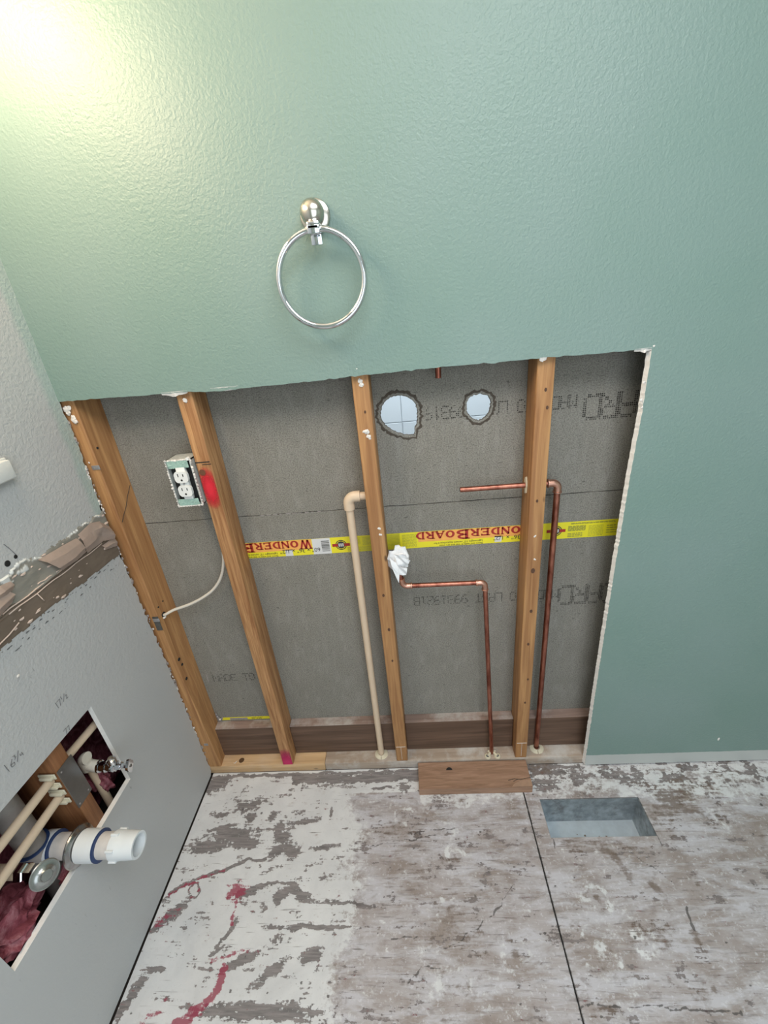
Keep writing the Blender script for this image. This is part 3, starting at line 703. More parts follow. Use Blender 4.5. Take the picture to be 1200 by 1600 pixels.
serif_text('WONDERBOARD', 1.1262, ZL1 - .0015, .0290, .0225, .0365, .0255, strip)
def text(s, x, z, size, parent, mat, flip=True, name='small_print', y=None, off=0.0, face='y', sh=0):
    cu = bpy.data.curves.new(name, 'FONT'); cu.body = s; cu.size = size; cu.resolution_u = 3; cu.offset = off; cu.shear = sh
    o = bpy.data.objects.new('tmp', cu); COL.objects.link(o)
    dg = bpy.context.evaluated_depsgraph_get(); me = bpy.data.meshes.new_from_object(o.evaluated_get(dg)); bpy.data.objects.remove(o)
    b = bmesh.new(); b.from_mesh(me); sg = -1 if flip else 1
    for v in b.verts:
        gx, gy = v.co.x, v.co.y
        v.co = Vector((x + sg * gx, (ys - .0004) if y is None else y, z + sg * gy)) if face == 'y' else Vector((y, x + gx, z + gy))
    o = obj(name, b, mat, parent, normals=False); o['kind'] = 'stuff'; return o
for xr_ in (.4905, 1.113):
    text('Lightweight 1/2" cement backerboard for', xr_ - .095 if xr_ < .6 else xr_ - .130, ZL0 + .0135, .0082, strip, M['ink'])
    text('floors and walls in wet and dry areas', xr_ - .095 if xr_ < .6 else xr_ - .130, ZL0 + .0055, .0082, strip, M['ink'])
text('60" x 36" x 1/2"', .522, ZL0 + .0215, .0185, strip, M['ink'], name='size_lettering')
text('36" x 1/2"', 1.087, ZL0 + .0215, .0185, strip, M['ink'], name='size_lettering')
b = bmesh.new(); r = random.Random(2)
z = ZL0 + .008
while z < ZL1 - .008:
    h = r.choice((.0012, .0022, .0035)); vs = [b.verts.new(c) for c in ((.5265, ys - .0002, z), (.5495, ys - .0002, z), (.5495, ys - .0002, z + h), (.5265, ys - .0002, z + h))]; b.faces.new(vs); z += h + r.choice((.0012, .002))
obj('barcode', b, M['barcode'], strip, normals=False)
def emblem(cx, cz):
    b = bmesh.new()
    def disc(r0, r1, mi, y, n=28, sz=1):
        for k in range(n):
            a0, a1 = 2 * PI * k / n, 2 * PI * (k + 1) / n
            f = b.faces.new([b.verts.new((cx + q * math.cos(a), y, cz + sz * q * math.sin(a))) for q, a in ((r0 + 1e-5, a0), (r1, a0), (r1, a1), (r0 + 1e-5, a1))]); f.material_index = mi
    disc(.0135, .0160, 0, ys - .0002); disc(0, .0115, 0, ys - .0002)
    for x0, x1 in ((-.0255, -.0095), (.0095, .0255)):
        f = b.faces.new([b.verts.new((cx + x, ys - .0003, cz + z)) for x, z in ((x0, -.0045), (x1, -.0045), (x1, .0045), (x0, .0045))]); f.material_index = 1
    for x in (-.0055, 0, .0055):
        f = b.faces.new([b.verts.new((cx + q, ys - .0004, cz + z)) for q, z in ((x - .0016, -.005), (x + .0016, -.005), (x + .0016, .005), (x - .0016, .005))]); f.material_index = 2
    obj('round_emblem', b, [M['ink'], M['red'], M['lwhite']], strip, normals=False)
emblem(.583, .8715); emblem(1.183, .8715)
b = bmesh.new(); r = random.Random(8)
def lines(x0, x1, z0, z1, n, h=.0013):
    for k in range(n):
        z = z0 + (z1 - z0) * k / n; x = x0
        while x < x1:
            w = r.uniform(.003, .012); vs = [b.verts.new(c) for c in ((x, ys - .0002, z), (min(x + w, x1), ys - .0002, z), (min(x + w, x1), ys - .0002, z + h), (x, ys - .0002, z + h))]; b.faces.new(vs); x += w + .0015
lines(.616, .640, ZL0 + .026, ZL1 - .004, 6, .0018); lines(.645, .668, ZL0 + .022, ZL1 - .003, 6, .0022); lines(.60, .67, ZL0 + .003, ZL0 + .018, 5); lines(.716, .75, ZL0 + .003, ZL1 - .003, 10); lines(.758, .798, ZL0 + .004, ZL1 - .004, 12)
lines(1.215, 1.262, ZL0 + .022, ZL1 - .012, 6, .0024); lines(1.222, 1.34, ZL1 - .008, ZL1 - .003, 2, .002); lines(1.27, 1.31, ZL0 + .004, ZL1 - .012, 9); lines(1.318, 1.345, ZL0 + .01, ZL1 - .012, 4, .003); lines(1.215, 1.255, ZL0 + .004, ZL0 + .018, 3, .0028)
obj('small_print', b, M['olive'], strip, normals=False)['kind'] = 'stuff'
# folded remnant of the strip low in the first bay
b = bmesh.new(); box(b, .055, .2685, YB - .0012, YB, .1830, .1945); ls = obj('label_strip', b, M['yellow'], lower)
ls['label'] = 'scuffed yellow label remnant just above the beam'
text('60"x36"', .165, .1845, .013, ls, M['ink'], flip=False, name='size_lettering', y=YB - .0015)
flat(ls, 'scuffed_patch', M['greyscrap'], .085, .150, .1835, .1925, YB - .0014)
b = bmesh.new(); r = random.Random(12)
for k in range(7): lump(b, (.046 + r.uniform(-.006, .012), YB - .004, .184 + .006 * k * r.random()), .005, (1, .6, 1.2), 1, .4, r)
obj('crumpled_debris', b, M['greyscrap'], lower)
b = bmesh.new(); lump(b, (.052, YB - .008, .196), .0035, (1, 1, 1), 1, .3, r); obj('plaster_scrap', b, M['scrap'], lower)

# ------------------------------------------------------------------ drywall scraps along the cut edges (parts of the walls)
b = bmesh.new(); r = random.Random(21)
for k in range(64):
    z = r.uniform(.03, 1.33); lump(b, (r.uniform(-.0005, .0035), np.interp(z, [0, .3, .66, .94, 1.13, 1.33], [.011, .009, .003, -.003, -.001, .004]) + r.uniform(-.001, .004), z), r.uniform(.0015, .0038), (.6, 1, 1.7), 1, .45, r)
o = obj('torn_edge', b, M['greyscrap'], wall_left); o['kind'] = 'stuff'
b = bmesh.new()
for k in range(34):
    z = r.choice((r.uniform(1.05, 1.20), r.uniform(.2, .98))); lump(b, (r.uniform(0, .003), np.interp(z, [0, .3, .66, .94, 1.13, 1.33], [.011, .009, .003, -.003, -.001, .004]) + r.uniform(-.002, .003), z), r.uniform(.0015, .003), (.6, 1, 1.6), 1, .45, r)
o = obj('plaster_crumbs', b, M['scrap'], wall_left); o['kind'] = 'stuff'
b = bmesh.new()
for x0, x1, dz in ((.245, .305, .006), (.36, .425, .004), (.38, .42, .003), (1.085, 1.10, .004), (1.28, 1.315, .003)):
    n = 8; up = [b.verts.new((x0 + (x1 - x0) * k / n, -.0004, 1.340)) for k in range(n + 1)]; dn = [b.verts.new((x0 + (x1 - x0) * k / n, .0015 + .002 * r.random(), 1.335 - dz * r.uniform(.4, 1.2) * math.sin(PI * (k + .4) / (n + .8)))) for k in range(n + 1)]
    for k in range(n): b.faces.new((up[k], up[k + 1], dn[k + 1], dn[k]))
o = obj('paper_fringe', b, M['scrap'], wall_back)
b = bmesh.new()
for (x, z, s) in ((.694, 1.3515, .0025), (1.302, 1.333, .004), (1.314, 1.215, .003), (1.311, 1.27, .003), (1.318, 1.342, .0035), (1.309, 1.232, .0025)): lump(b, (x, .001, z), s, (1, .6, 1), 1, .5, r)
obj('paper_fringe', b, M['scrap'], wall_back)
b = bmesh.new(); lump(b, (1.725, 0, .118), .003, (1, .35, 2.0), 2, .25, r); obj('paint_chip', b, M['scrap'], wall_back)

# torn band on the left wall where the backsplash was
def band():
    ys_ = np.arange(-.70, .0005, .0028); zs = np.arange(.925, 1.085, .0028); Yg, Zg = np.meshgrid(ys_, zs, indexing='ij')
    up = np.interp(Yg, [-.70, -.36, -.312, -.286, -.26, -.216, -.169, -.104, -.03, 0], [1.052, 1.055, 1.060, 1.066, 1.068, 1.055, 1.056, 1.063, 1.063, 1.062]) + (fbm(Yg, Zg, 90, 71) - .5) * .018
    lo = np.interp(Yg, [-.70, -.325, -.282, -.222, -.156, -.057, 0], [.943, .944, .947, .943, .940, .936, .934]) + (fbm(Yg, Zg, 60, 75) - .5) * .009
    ins = (Zg < up) & (Zg > lo); n = fbm(Yg * .5, Zg, 60, 81, 5)
    H = .0012 + .0035 * np.clip(n - .42, 0, 1) + .0009 * (np.abs(Zg - 1.0 - .004 * np.sin(Yg * 25)) < .004) * 2
    H = np.where((np.abs(Zg - .998) < .002), .0006, H)
    rim = np.clip(1 - np.minimum(up - Zg, .02) / .0045, 0, 1) * ((fbm(Yg, Zg, 45, 90) > .47) | (Yg < -.24)); rim = np.maximum(rim, .9 * ((up - Zg < .018) & (Yg < -.25) & (fbm(Yg, Zg, 60, 95) > .45)))
    H = H + rim * .0016
    b = bmesh.new(); vs = {}; lay = b.verts.layers.float.new('rim')
    for i in range(len(ys_) - 1):
        for j in range(len(zs) - 1):
            if not ins[i, j]: continue
            f = []
            for a, c in ((i, j), (i + 1, j), (i + 1, j + 1), (i, j + 1)):
                if (a, c) not in vs:
                    edge_ = not (0 < a < len(ys_) - 1 and ins[a - 1:a + 1, c - 1:c + 1].all())
                    v = b.verts.new((0.0002 if edge_ else float(H[a, c]), ys_[a], zs[c])); v[lay] = float(rim[a, c]); vs[(a, c)] = v
                f.append(vs[(a, c)])
            b.faces.new(f)
    o = obj('torn_paper_band', b, M['torn'], wall_left, True, normals=False); o['label'] = 'brown torn drywall paper where the backsplash was'
    for p in o.data.polygons: pass
band()
def flap(rows, mat=None, th=.0006, parent=None, name='paper_flap'):
    """rows of 3-D points, refined by smooth interpolation"""
    A = np.array(rows, float); n, m, _ = A.shape; N, K = (n - 1) * 6 + 1, (m - 1) * 6 + 1
    def res(a, k, ax):
        t = np.linspace(0, a.shape[ax] - 1, k); i = np.clip(np.floor(t).astype(int), 0, a.shape[ax] - 2); f = t - i; f = f * f * (3 - 2 * f)
        sh = [1, 1, 1]; sh[ax] = k; f = f.reshape(sh); return np.take(a, i, ax) * (1 - f) + np.take(a, i + 1, ax) * f
    A = res(res(A, N, 0), K, 1); rr = np.random.RandomState(4); A += (rr.rand(*A.shape) - .5) * .0008
    b = bmesh.new(); V = [[b.verts.new(A[i, j]) for j in range(K)] for i in range(N)]
    for i in range(N - 1):
        for j in range(K - 1): b.faces.new((V[i][j], V[i + 1][j], V[i + 1][j + 1], V[i][j + 1]))
    bmesh.ops.solidify(b, geom=b.faces[:], thickness=th)
    return obj(name, b, mat or M['paper'], parent or wall_left, True)
flap([[(.002, -.225, 1.054), (.004, -.16, 1.050), (.004, -.115, 1.046)], [(.012, -.215, 1.040), (.012, -.155, 1.033), (.010, -.112, 1.032)], [(.016, -.200, 1.016), (.015, -.150, 1.014), (.012, -.110, 1.018)], [(.008, -.186, 1.004), (.008, -.142, 1.002), (.008, -.112, 1.005)]])
flap([[(.002, -.105, 1.050), (.004, -.060, 1.058), (.003, -.030, 1.048), (.004, -.004, 1.020)], [(.010, -.108, 1.034), (.007, -.066, 1.038), (.012, -.034, 1.034), (.007, -.002, 1.005)], [(.014, -.112, 1.016), (.011, -.075, 1.016), (.006, -.040, 1.018), (.011, -.004, .995)], [(.008, -.108, 1.000), (.007, -.078, 1.000), (.007, -.045, 1.000), (.006, -.006, .984)]])
flap([[(.003, -.052, .990), (.004, -.025, .990), (.003, -.002, .984)], [(.008, -.050, .982), (.009, -.025, .980), (.007, -.002, .973)], [(.004, -.045, .974), (.005, -.02, .968), (.004, -.004, .962)]])
flap([[(.003, -.40, 1.040), (.006, -.35, 1.034), (.004, -.31, 1.034)], [(.012, -.40, 1.022), (.013, -.35, 1.020), (.009, -.305, 1.024)], [(.007, -.40, 1.000), (.008, -.36, 1.004), (.005, -.315, 1.012)]])
flap([[(.003, -.345, 1.050), (.005, -.32, 1.054), (.003, -.298, 1.050)], [(.008, -.345, 1.040), (.010, -.32, 1.042), (.006, -.295, 1.040)], [(.004, -.34, 1.030), (.005, -.32, 1.030), (.003, -.30, 1.032)]])
b = bmesh.new()
for z0, z1, y0, y1 in ((1.003, 1.003, -.34, -.10), (.995, .994, -.33, -.05), (1.010, 1.004, -.25, -.17)):
    tube(b, [(.0028, y0 + (y1 - y0) * k / 12, z0 + (z1 - z0) * k / 12 + .0012 * math.sin(k * 1.7)) for k in range(13)], .0013, 6)
obj('torn_ridge', b, M['paper'], wall_left)
b = bmesh.new(); tube(b, [(.004, -.42, .955), (.005, -.385, .958), (.005, -.35, .962), (.0035, -.322, .968)], .0013, 6); tube(b, [(.004, -.262, .995), (.010, -.262, .98), (.004, -.255, .972)], .0009, 5); obj('paper_strand', b, M['paper'], wall_left)
b = bmesh.new(); r = random.Random(44)
for k in range(70):
    y = -r.uniform(.0, .42); up = r.random() < .6; z = r.uniform(1.01, 1.055) if up else r.uniform(.945, .995)
    lump(b, (.0022, y, z), r.uniform(.0012, .0048), (.35, 1.5, .7), 1, .5, r)
obj('paper_crumbs', b, M['paper'], wall_left)['kind'] = 'stuff'
b = bmesh.new()
for k in range(46):
    y = -.02 - .40 * (k + r.random()) / 46; z = .934 - r.choice((.000, .004, .016)) - r.uniform(0, .004) + .008 * min(1, -y / .25)
    lump(b, (.0002, y, z), r.uniform(.0012, .0034), (.15, 1.6, .5), 1, .5, r)
obj('scuff_marks', b, simple('dark_scuff', (.13, .13, .135), .9, 0, .3, 90), wall_left)['kind'] = 'stuff'
b = bmesh.new()
for y, z, s in ((-.283, 1.081, .0065), (-.262, 1.084, .0042)): lathe(b, (.0001, y, z), (1, 0, 0), [(0, s), (.0008, s * .8)], 14)
obj('screw_hole', b, M['black'], wall_left)
b = bmesh.new(); tube(b, [(.0006, -.2600, 1.088), (.0006, -.266, 1.105), (.0006, -.272, 1.118)], .0006, 5); obj('pencil_mark', b, M['pencil'], wall_left)
b = bmesh.new(); lump(b, (.001, -.371, .878), .003, (.5, 1, 1), 1, .3, r); obj('plaster_crumb', b, M['scrap'], wall_left)
def scrawl(pts_list, w=.0005):
    b = bmesh.new()
    for pts in pts_list: tube(b, [(.0009, y, z) for y, z in pts], w, 5)
    return obj('pencil_writing', b, M['pencil'], wall_left)
def num(y, z, s, txt):
    S = {'1': [[(.2, 1), (.25, 0)]], '7': [[(0, .95), (.6, 1), (.25, 0)]], '6': [[(.55, 1), (.1, .5), (.1, .1), (.5, 0), (.6, .35), (.15, .45)]], '/': [[(.7, 1), (.0, -.1)]], '3': [[(0, .95), (.5, .9), (.2, .55), (.55, .25), (.0, 0)]],
         '4': [[(.1, 1), (.0, .45), (.6, .5)], [(.5, .9), (.5, 0)]], '2': [[(.05, .8), (.4, 1), (.5, .6), (.05, 0), (.6, 0)]]}
    out = []
    for i, (ch, ox, oz, k) in enumerate(txt):
        for st_ in S[ch]: out.append([(y + (ox + q[0] * k) * s, z + (oz + q[1] * k) * s) for q in st_])
    scrawl(out)
num(-.340, .748, .0165, [('1', 0, 0, 1), ('7', .4, 0, .9), ('1', 1.05, .5, .5), ('/', 1.2, .1, .8), ('2', 1.7, 0, .55)])
num(-.474, .737, .0175, [('1', 0, 0, 1.1), ('6', .6, 0, .85), ('3', 1.25, .5, .5), ('/', 1.35, .1, .9), ('4', 1.9, 0, .5)])
num(-.352, .681, .014, [('7', 0, 0, 1), ('7', .7, .1, .8)])

# ------------------------------------------------------------------ towel ring
t = thing('towel_ring', 'round chrome towel ring hanging on the green wall', 'towel ring', (.648, 0, 1.635))
bm = bmesh.new(); lathe(bm, (.648, 0, 1.634), (0, -1, 0), [(0, .0285), (.004, .0290), (.008, .0275), (.010, .0235), (.011, .016)], 36); obj('rosette', bm, M['nickel'], t, True)
bm = bmesh.new(); prof = [(.010, .010), (.016, .0115), (.022, .016), (.028, .0200), (.035, .0218), (.042, .0212), (.048, .0180), (.0525, .011), (.054, .002)]
lathe(bm, (.648, 0, 1.634), (0, -1, 0), prof, 36); obj('knob', bm, M['nickel'], t, True)
bm = bmesh.new(); box(bm, .6375, .6605, -.0575, -.032, 1.604, 1.618, .003, 2); box(bm, .6375, .6605, -.0575, -.0530, 1.598, 1.612, .002, 2); box(bm, .6385, .6595, -.034, -.030, 1.583, 1.612, .0015, 2); obj('hanger', bm, M['chrome'], t, True)
bm = bmesh.new(); cc = Vector((.650, -.045, 1.525)); Rr = .0825
n = 72; tilt = math.radians(-3)
tb_ = []
for k in range(n):
    a = 2 * PI * k / n; c = Vector((Rr * math.cos(a), 0, Rr * math.sin(a))); c = Matrix.Rotation(tilt, 3, 'X') @ c; tb_.append(cc + c)
rings = []
for k in range(n):
    d = (tb_[(k + 1) % n] - tb_[k - 1]).normalized(); rad = (tb_[k] - cc).normalized(); up = d.cross(rad)
    rings.append([bm.verts.new(tb_[k] + (rad * math.cos(2 * PI * q / 14) + up * math.sin(2 * PI * q / 14)) * .0060) for q in range(14)])
for k in range(n):
    a, c = rings[k], rings[(k + 1) % n]
    for q in range(14): bm.faces.new((a[q], a[(q + 1) % 14], c[(q + 1) % 14], c[q]))
obj('ring', bm, M['chrome'], t, True)

# ------------------------------------------------------------------ white fitting at the left edge of the picture
t = thing('wall_bracket', 'white rectangular bracket on the grey wall above torn band', 'bracket', (0, -.24, 1.228))
bm = bmesh.new(); box(bm, .0002, .006, -.300, -.192, 1.224, 1.268, .0015, 2); obj('back_plate', bm, M['white'], t, True)
bm = bmesh.new(); box(bm, .006, .016, -.300, -.196, 1.228, 1.264, .002, 2); obj('cover', bm, M['white'], t, True)

# ------------------------------------------------------------------ electrical outlet
t = thing('electrical_outlet', 'white duplex outlet in a mint-painted box fixed to stud', 'outlet', (.237, .02, 1.06))
X0, X1, Z0, Z1 = .2035, .2665, 1.0615, 1.1815
bm = bmesh.new()
for a in ((X0, X0 + .0025, -.0025, .058, Z0, Z1), (X1 - .0025, X1, -.0025, .058, Z0, Z1), (X0, X1, -.0025, .058, Z0, Z0 + .0025), (X0, X1, -.0025, .058, Z1 - .0025, Z1), (X0, X1, .056, .058, Z0, Z1)): box(bm, *a)
obj('box_shell', bm, [simple('weathered_box', (.40, .42, .40), .6, 0, .4, 140, .5)], t)
bm = bmesh.new(); box(bm, X0 + .0028, X1 - .0028, .010, .012, Z0 + .003, Z1 - .003); obj('dark_interior', bm, M['black'], t)
b = bmesh.new(); r = random.Random(31)
for k in range(210):
    e = r.randrange(4); u = r.random()
    if e < 2: c = ((X0 - .0005, X1 + .0008)[e], -.0022, Z0 + (Z1 - Z0) * u)
    else: c = (X0 + (X1 - X0) * u, -.0022, (Z0, Z1)[e - 2])
    lump(b, c, r.uniform(.0011, .0024) * (1.5 if r.random() < .08 else 1), (1, .9, 1), 1, .4, r)
obj('plaster_crust', b, M['scrap'], t)
for z0, z1 in ((Z0 + .001, Z0 + .019), (Z1 - .020, Z1 - .001)):
    bm = bmesh.new()
    vs = box(bm, X0 + .0035, X1 - .007, -.0032, -.0015, z0, z1, .001)
    lathe(bm, ((X0 + X1) / 2, -.0032, (z0 + z1) / 2), (0, -1, 0), [(0, .004), (.0008, .0035)], 14)
    for k in range(20): lump(bm, (r.uniform(X0 + .004, X1 - .008), -.003, r.uniform(z0, z1)), r.uniform(.0012, .0028), (1.2, .5, 1), 1, .3, r)
    obj('mounting_strap', bm, M['box'], t)
bm = bmesh.new(); box(bm, .2245, .2475, -.004, .008, Z0 + .018, Z1 - .018, .002, 2); yoke = obj('yoke', bm, M['white'], t, True)
for zc in (1.1035, 1.1400):
    cx = .236; b = bmesh.new(); N = 40; fr = []; bk = []
    for k in range(N):
        a = 2 * PI * k / N; x = max(-.0168, min(.0168, .0182 * math.cos(a))); z = max(-.0142, min(.0142, .0182 * math.sin(a)))
        fr.append(b.verts.new((cx + x, -.0098, zc + z))); bk.append(b.verts.new((cx + x * 1.02, -.002, zc + z * 1.02)))
    b.faces.new(fr); b.faces.new(bk[::-1])
    for k in range(N): b.faces.new((fr[k], bk[k], bk[(k + 1) % N], fr[(k + 1) % N]))
    f = obj('receptacle_face', b, M['white'], t)
    for dx, h in ((-.0063, .0078), (.0063, .0065)):
        b = bmesh.new(); box(b, cx + dx - .0011, cx + dx + .0011, -.0101, -.0097, zc + .0015, zc + .0015 + h); obj('slot', b, M['black'], f)
    b = bmesh.new(); lathe(b, (cx, -.0097, zc - .0075), (0, -1, 0), [(0, .0026), (.0004, .0026)], 14); obj('ground_hole', b, M['black'], f)
b = bmesh.new(); lathe(b, (.236, -.0040, 1.1218), (0, -1, 0), [(0, .0028), (.0015, .0022)], 14); obj('centre_screw', b, cl, t)
b = bmesh.new(); lathe(b, (.262, -.003, Z1 + .002), (0, -1, 0), [(-.006, .004), (.002, .004)], 12); obj('screw_ear', b, M['white'], t)

# ------------------------------------------------------------------ white cable
bm = bmesh.new()
P0 = [Vector(v) for v in ((.020, .036, .698), (.034, .036, .702), (.060, .042, .712), (.105, .050, .722), (.150, .056, .740), (.190, .060, .766), (.222, .062, .806), (.243, .063, .860), (.254, .063, .93), (.257, .060, 1.0), (.252, .054, 1.045), (.247, .048, 1.062))]
def smooth(P, n=6):
    out = []
    for i in range(len(P) - 1):
        a, b_, c, d = P[max(i - 1, 0)], P[i], P[i + 1], P[min(i + 2, len(P) - 1)]
        for k in range(n):
            t_ = k / n; out.append(.5 * ((2 * b_) + (c - a) * t_ + (2 * a - 5 * b_ + 4 * c - d) * t_ ** 2 + (3 * b_ - a - 3 * c + d) * t_ ** 3))
    return out + [P[-1]]
tube(bm, smooth(P0), .0042, 12)
cab = obj('electrical_cable', bm, M['cable'], None, True); tag(cab, 'white electrical cable curving from corner stud up to the outlet', 'cable')
b = bmesh.new(); lathe(b, (s1x(.036, .70) - .0006, .036, .7015), (1, -.16, 0), [(0, .0085), (.0014, .0082)], 18); h_ = obj('drilled_hole', b, M['black'], s1)
b = bmesh.new(); r = random.Random(6)
for k in range(5): lump(b, (.029, .036 + r.uniform(-.006, .008), .694 + r.uniform(-.002, .002)), .003, (1, 1, 1), 1, .4, r)
obj('splintered_rim', b, M['scrap'], s1)

# ------------------------------------------------------------------ pipes in the wall
def esc(cx, cy, z, r=.024, label=None, parent=None):
    """split cream escutcheon: two half discs with a gap"""
    for a0 in (0.06, PI + .06):
        b = bmesh.new(); N = 14; lo = []; hi = []
        for q in range(N + 1):
            a = a0 + (PI - .12) * q / N - PI / 2; lo.append((cx + r * math.cos(a), cy + r * math.sin(a) * .9)); hi.append((cx + .0105 * math.cos(a), cy + .0105 * math.sin(a)))
        A = [b.verts.new((x, y, z)) for x, y in lo]; B = [b.verts.new((x, y, z + .006)) for x, y in hi]; C0 = [b.verts.new((cx + (x - cx) * .96, cy + (y - cy) * .96, z + .002)) for x, y in lo]
        for q in range(N): b.faces.new((A[q], A[q + 1], C0[q + 1], C0[q])); b.faces.new((C0[q], C0[q + 1], B[q + 1], B[q]))
        obj('split_flange', b, M['cream'], parent)
t = thing('cream_pipe', 'cream plastic pipe rising then elbowing into the middle stud', 'pipe', (.622, .044, .037))
bm = bmesh.new(); tube(bm, [(.6215, .044, .030), (.6285, .045, 1.012)], .0105, 20); obj('riser', bm, M['cpvc'], t, True)
bm = bmesh.new(); tube(bm, [(.650, .045, 1.035), (.676, .045, 1.035)], .0105, 20); obj('branch', bm, M['cpvc'], t, True)
bm = bmesh.new(); tube(bm, [(.6285, .045, 1.000), (.6285, .045, 1.013)] + arc((.6285, .045, 1.035), (0, 0, -.018), (.018, 0, 0), 8) + [(.652, .045, 1.035), (.660, .045, 1.035)], .0142, 22); obj('elbow', bm, M['cpvc'], t, True)
esc(.622, .042, .0372, parent=t)

def cop_elbow(bm, c, a, b_, r, k=.013):
    a = Vector(a); b_ = Vector(b_); c = Vector(c)
    pts = [c + a * (k + .012)] + arc(c, a * k, b_ * k, 8) + [c + b_ * (k + .012)]
    tube(bm, pts, r, 18)
    for e in (a, b_): lathe(bm, c + e * (k + .008), e, [(0, r), (.001, r * 1.17), (.004, r * 1.17), (.005, r)], 18)
rc = .0068
t = thing('copper_pipe', 'copper pipe rising from plate and bending left to tissue-stuffed end', 'pipe', (1.009, .035, .037))
bm = bmesh.new(); tube(bm, [(1.0095, .034, .030), (.9815, .036, .728)], rc, 18); obj('riser', bm, M['copper'], t, True)
bm = bmesh.new(); tube(bm, [(.968, .036, .751), (.768, .036, .754)], rc, 18); obj('branch', bm, M['copper'], t, True)
bm = bmesh.new(); cop_elbow(bm, (.981, .036, .751), (0, 0, -1), (-1, 0, 0), rc * 1.22); obj('elbow', bm, M['solder'], t, True)
bm = bmesh.new(); cop_elbow(bm, (.752, .036, .754), (1, 0, 0), Vector((-.15, 0, 1)).normalized(), rc * 1.22); obj('elbow', bm, M['solder'], t, True)
bm = bmesh.new(); tube(bm, [(.7500, .036, .765), (.7440, .036, .815)], rc, 18); obj('stub', bm, M['copper'], t, True)
# two-lobed cream pipe clamp at its foot
b = bmesh.new()
for sx in (-1, 1):
    lathe(b, (1.0095 + sx * .0165, .020, .0372), (0, 0, 1), [(0, .0105), (.004, .0100), (.005, .008)], 20)
    tube(b, [(1.0095 + sx * .004, .036, .0415), (1.0095 + sx * .010, .027, .0415), (1.0095 + sx * .0165, .020, .0415)], .0048, 10)
    tube(b, [(1.0095 + sx * .004, .036, .0415), (1.0095 + sx * .013, .038, .0405)], .0042, 10)
clp = obj('pipe_clamp', b, M['cream'], t, True)
for sx in (-1, 1):
    b = bmesh.new(); lathe(b, (1.0095 + sx * .0165, .020, .0418), (0, 0, 1), [(0, .0050), (.001, .0048)], 16); obj('screw_hole', b, M['black'], clp)
    b = bmesh.new(); lathe(b, (1.0095 + sx * .0165, .020, .0428), (0, 0, 1), [(0, .0026), (.001, .002)], 12); obj('screw', b, cl, clp)

t = thing('copper_pipe', 'copper pipe right of the right stud with capped stub leftwards through it', 'pipe', (1.166, .050, .037))
bm = bmesh.new(); tube(bm, [(1.1665, .050, .030), (1.1635, .050, 1.002)], rc * 1.22, 18); obj('riser', bm, M['copper'], t, True)
bm = bmesh.new(); tube(bm, [(.918, .050, 1.030), (1.148, .050, 1.030)], rc, 18); obj('stub', bm, M['copper'], t, True)
b = bmesh.new(); lathe(b, (.9178, .050, 1.030), (-1, 0, 0), [(0, .0052), (.0003, .0050)], 16); obj('open_end', b, M['dark'], t)
bm = bmesh.new(); cop_elbow(bm, (1.1635, .050, 1.030), (0, 0, -1), (-1, 0, 0), rc * 1.45, .014); obj('elbow', bm, M['solder'], t, True)
esc(1.1665, .046, .0372, parent=t)
b = bmesh.new(); r = random.Random(14)
N = 22; A = []; B = []
for k in range(N):
    a = 2 * PI * k / N; q = 1 + r.uniform(-.12, .12); A.append(b.verts.new((1.0848, .050 + .011 * q * math.cos(a), 1.030 + .023 * q * math.sin(a)))); B.append(b.verts.new((1.0815, .050 + .009 * q * math.cos(a), 1.030 + .021 * q * math.sin(a))))
b.faces.new(B)
for k in range(N): b.faces.new((A[k], A[(k + 1) % N], B[(k + 1) % N], B[k]))
obj('sealant_ring', b, M['foam'], s4)
t = thing('copper_pipe', 'short copper pipe end hanging just below the top of opening', 'pipe', (.873, .048, 1.311))
bm = bmesh.new(); tube(bm, [(.873, .048, 1.311), (.873, .048, 2.40)], rc, 18); obj('drop', bm, M['copper'], t, True)
# tissue stuffed over the short stub
bm = bmesh.new(); r = random.Random(77)
R_ = bmesh.ops.create_icosphere(bm, subdivisions=3, radius=1)
cr = [Vector((r.gauss(0, 1), r.gauss(0, 1), r.gauss(0, 1))).normalized() for _ in range(16)]
for v in bm.verts:
    d = v.co.normalized(); k = .78 + .42 * max(0, max(d.dot(c) for c in cr) - .80) / .20 - .22 * abs(math.sin(9 * d.x + 5 * d.z)) ; k += r.uniform(-.03, .03)
    wz = 1.0 if d.z > 0 else 1.15; nar = 1 if d.z > -.1 else 1 - .55 * min(1, (-d.z - .1))
    v.co = Vector((.7430 + d.x * .031 * k * nar, .036 + d.y * .019 * k * nar, .838 + d.z * .048 * k * wz))
tis = obj('paper_tissue', bm, M['tissue'], None, False); tag(tis, 'crumpled white tissue plugging the copper pipe by middle stud', 'tissue')
for (pp) in (((.735, .018, .868), (.760, .012, .872), (.768, .02, .855), (.744, .02, .838)), ((.752, .016, .862), (.778, .014, .850), (.772, .02, .838), (.748, .018, .842)), ((.722, .016, .860), (.730, .010, .82), (.742, .012, .782), (.748, .02, .83)), ((.745, .014, .835), (.768, .012, .826), (.763, .02, .80), (.744, .018, .806))):
    b = bmesh.new(); vs = [b.verts.new(c) for c in pp]; b.faces.new(vs); bmesh.ops.subdivide_edges(b, edges=b.edges[:], cuts=3, use_grid_fill=True)
    for v in b.verts: v.co.y += .0025 * math.sin(v.co.x * 300 + v.co.z * 210)
    bmesh.ops.solidify(b, geom=b.faces[:], thickness=.0006); obj('tissue_fold', b, M['tissue'], tis)

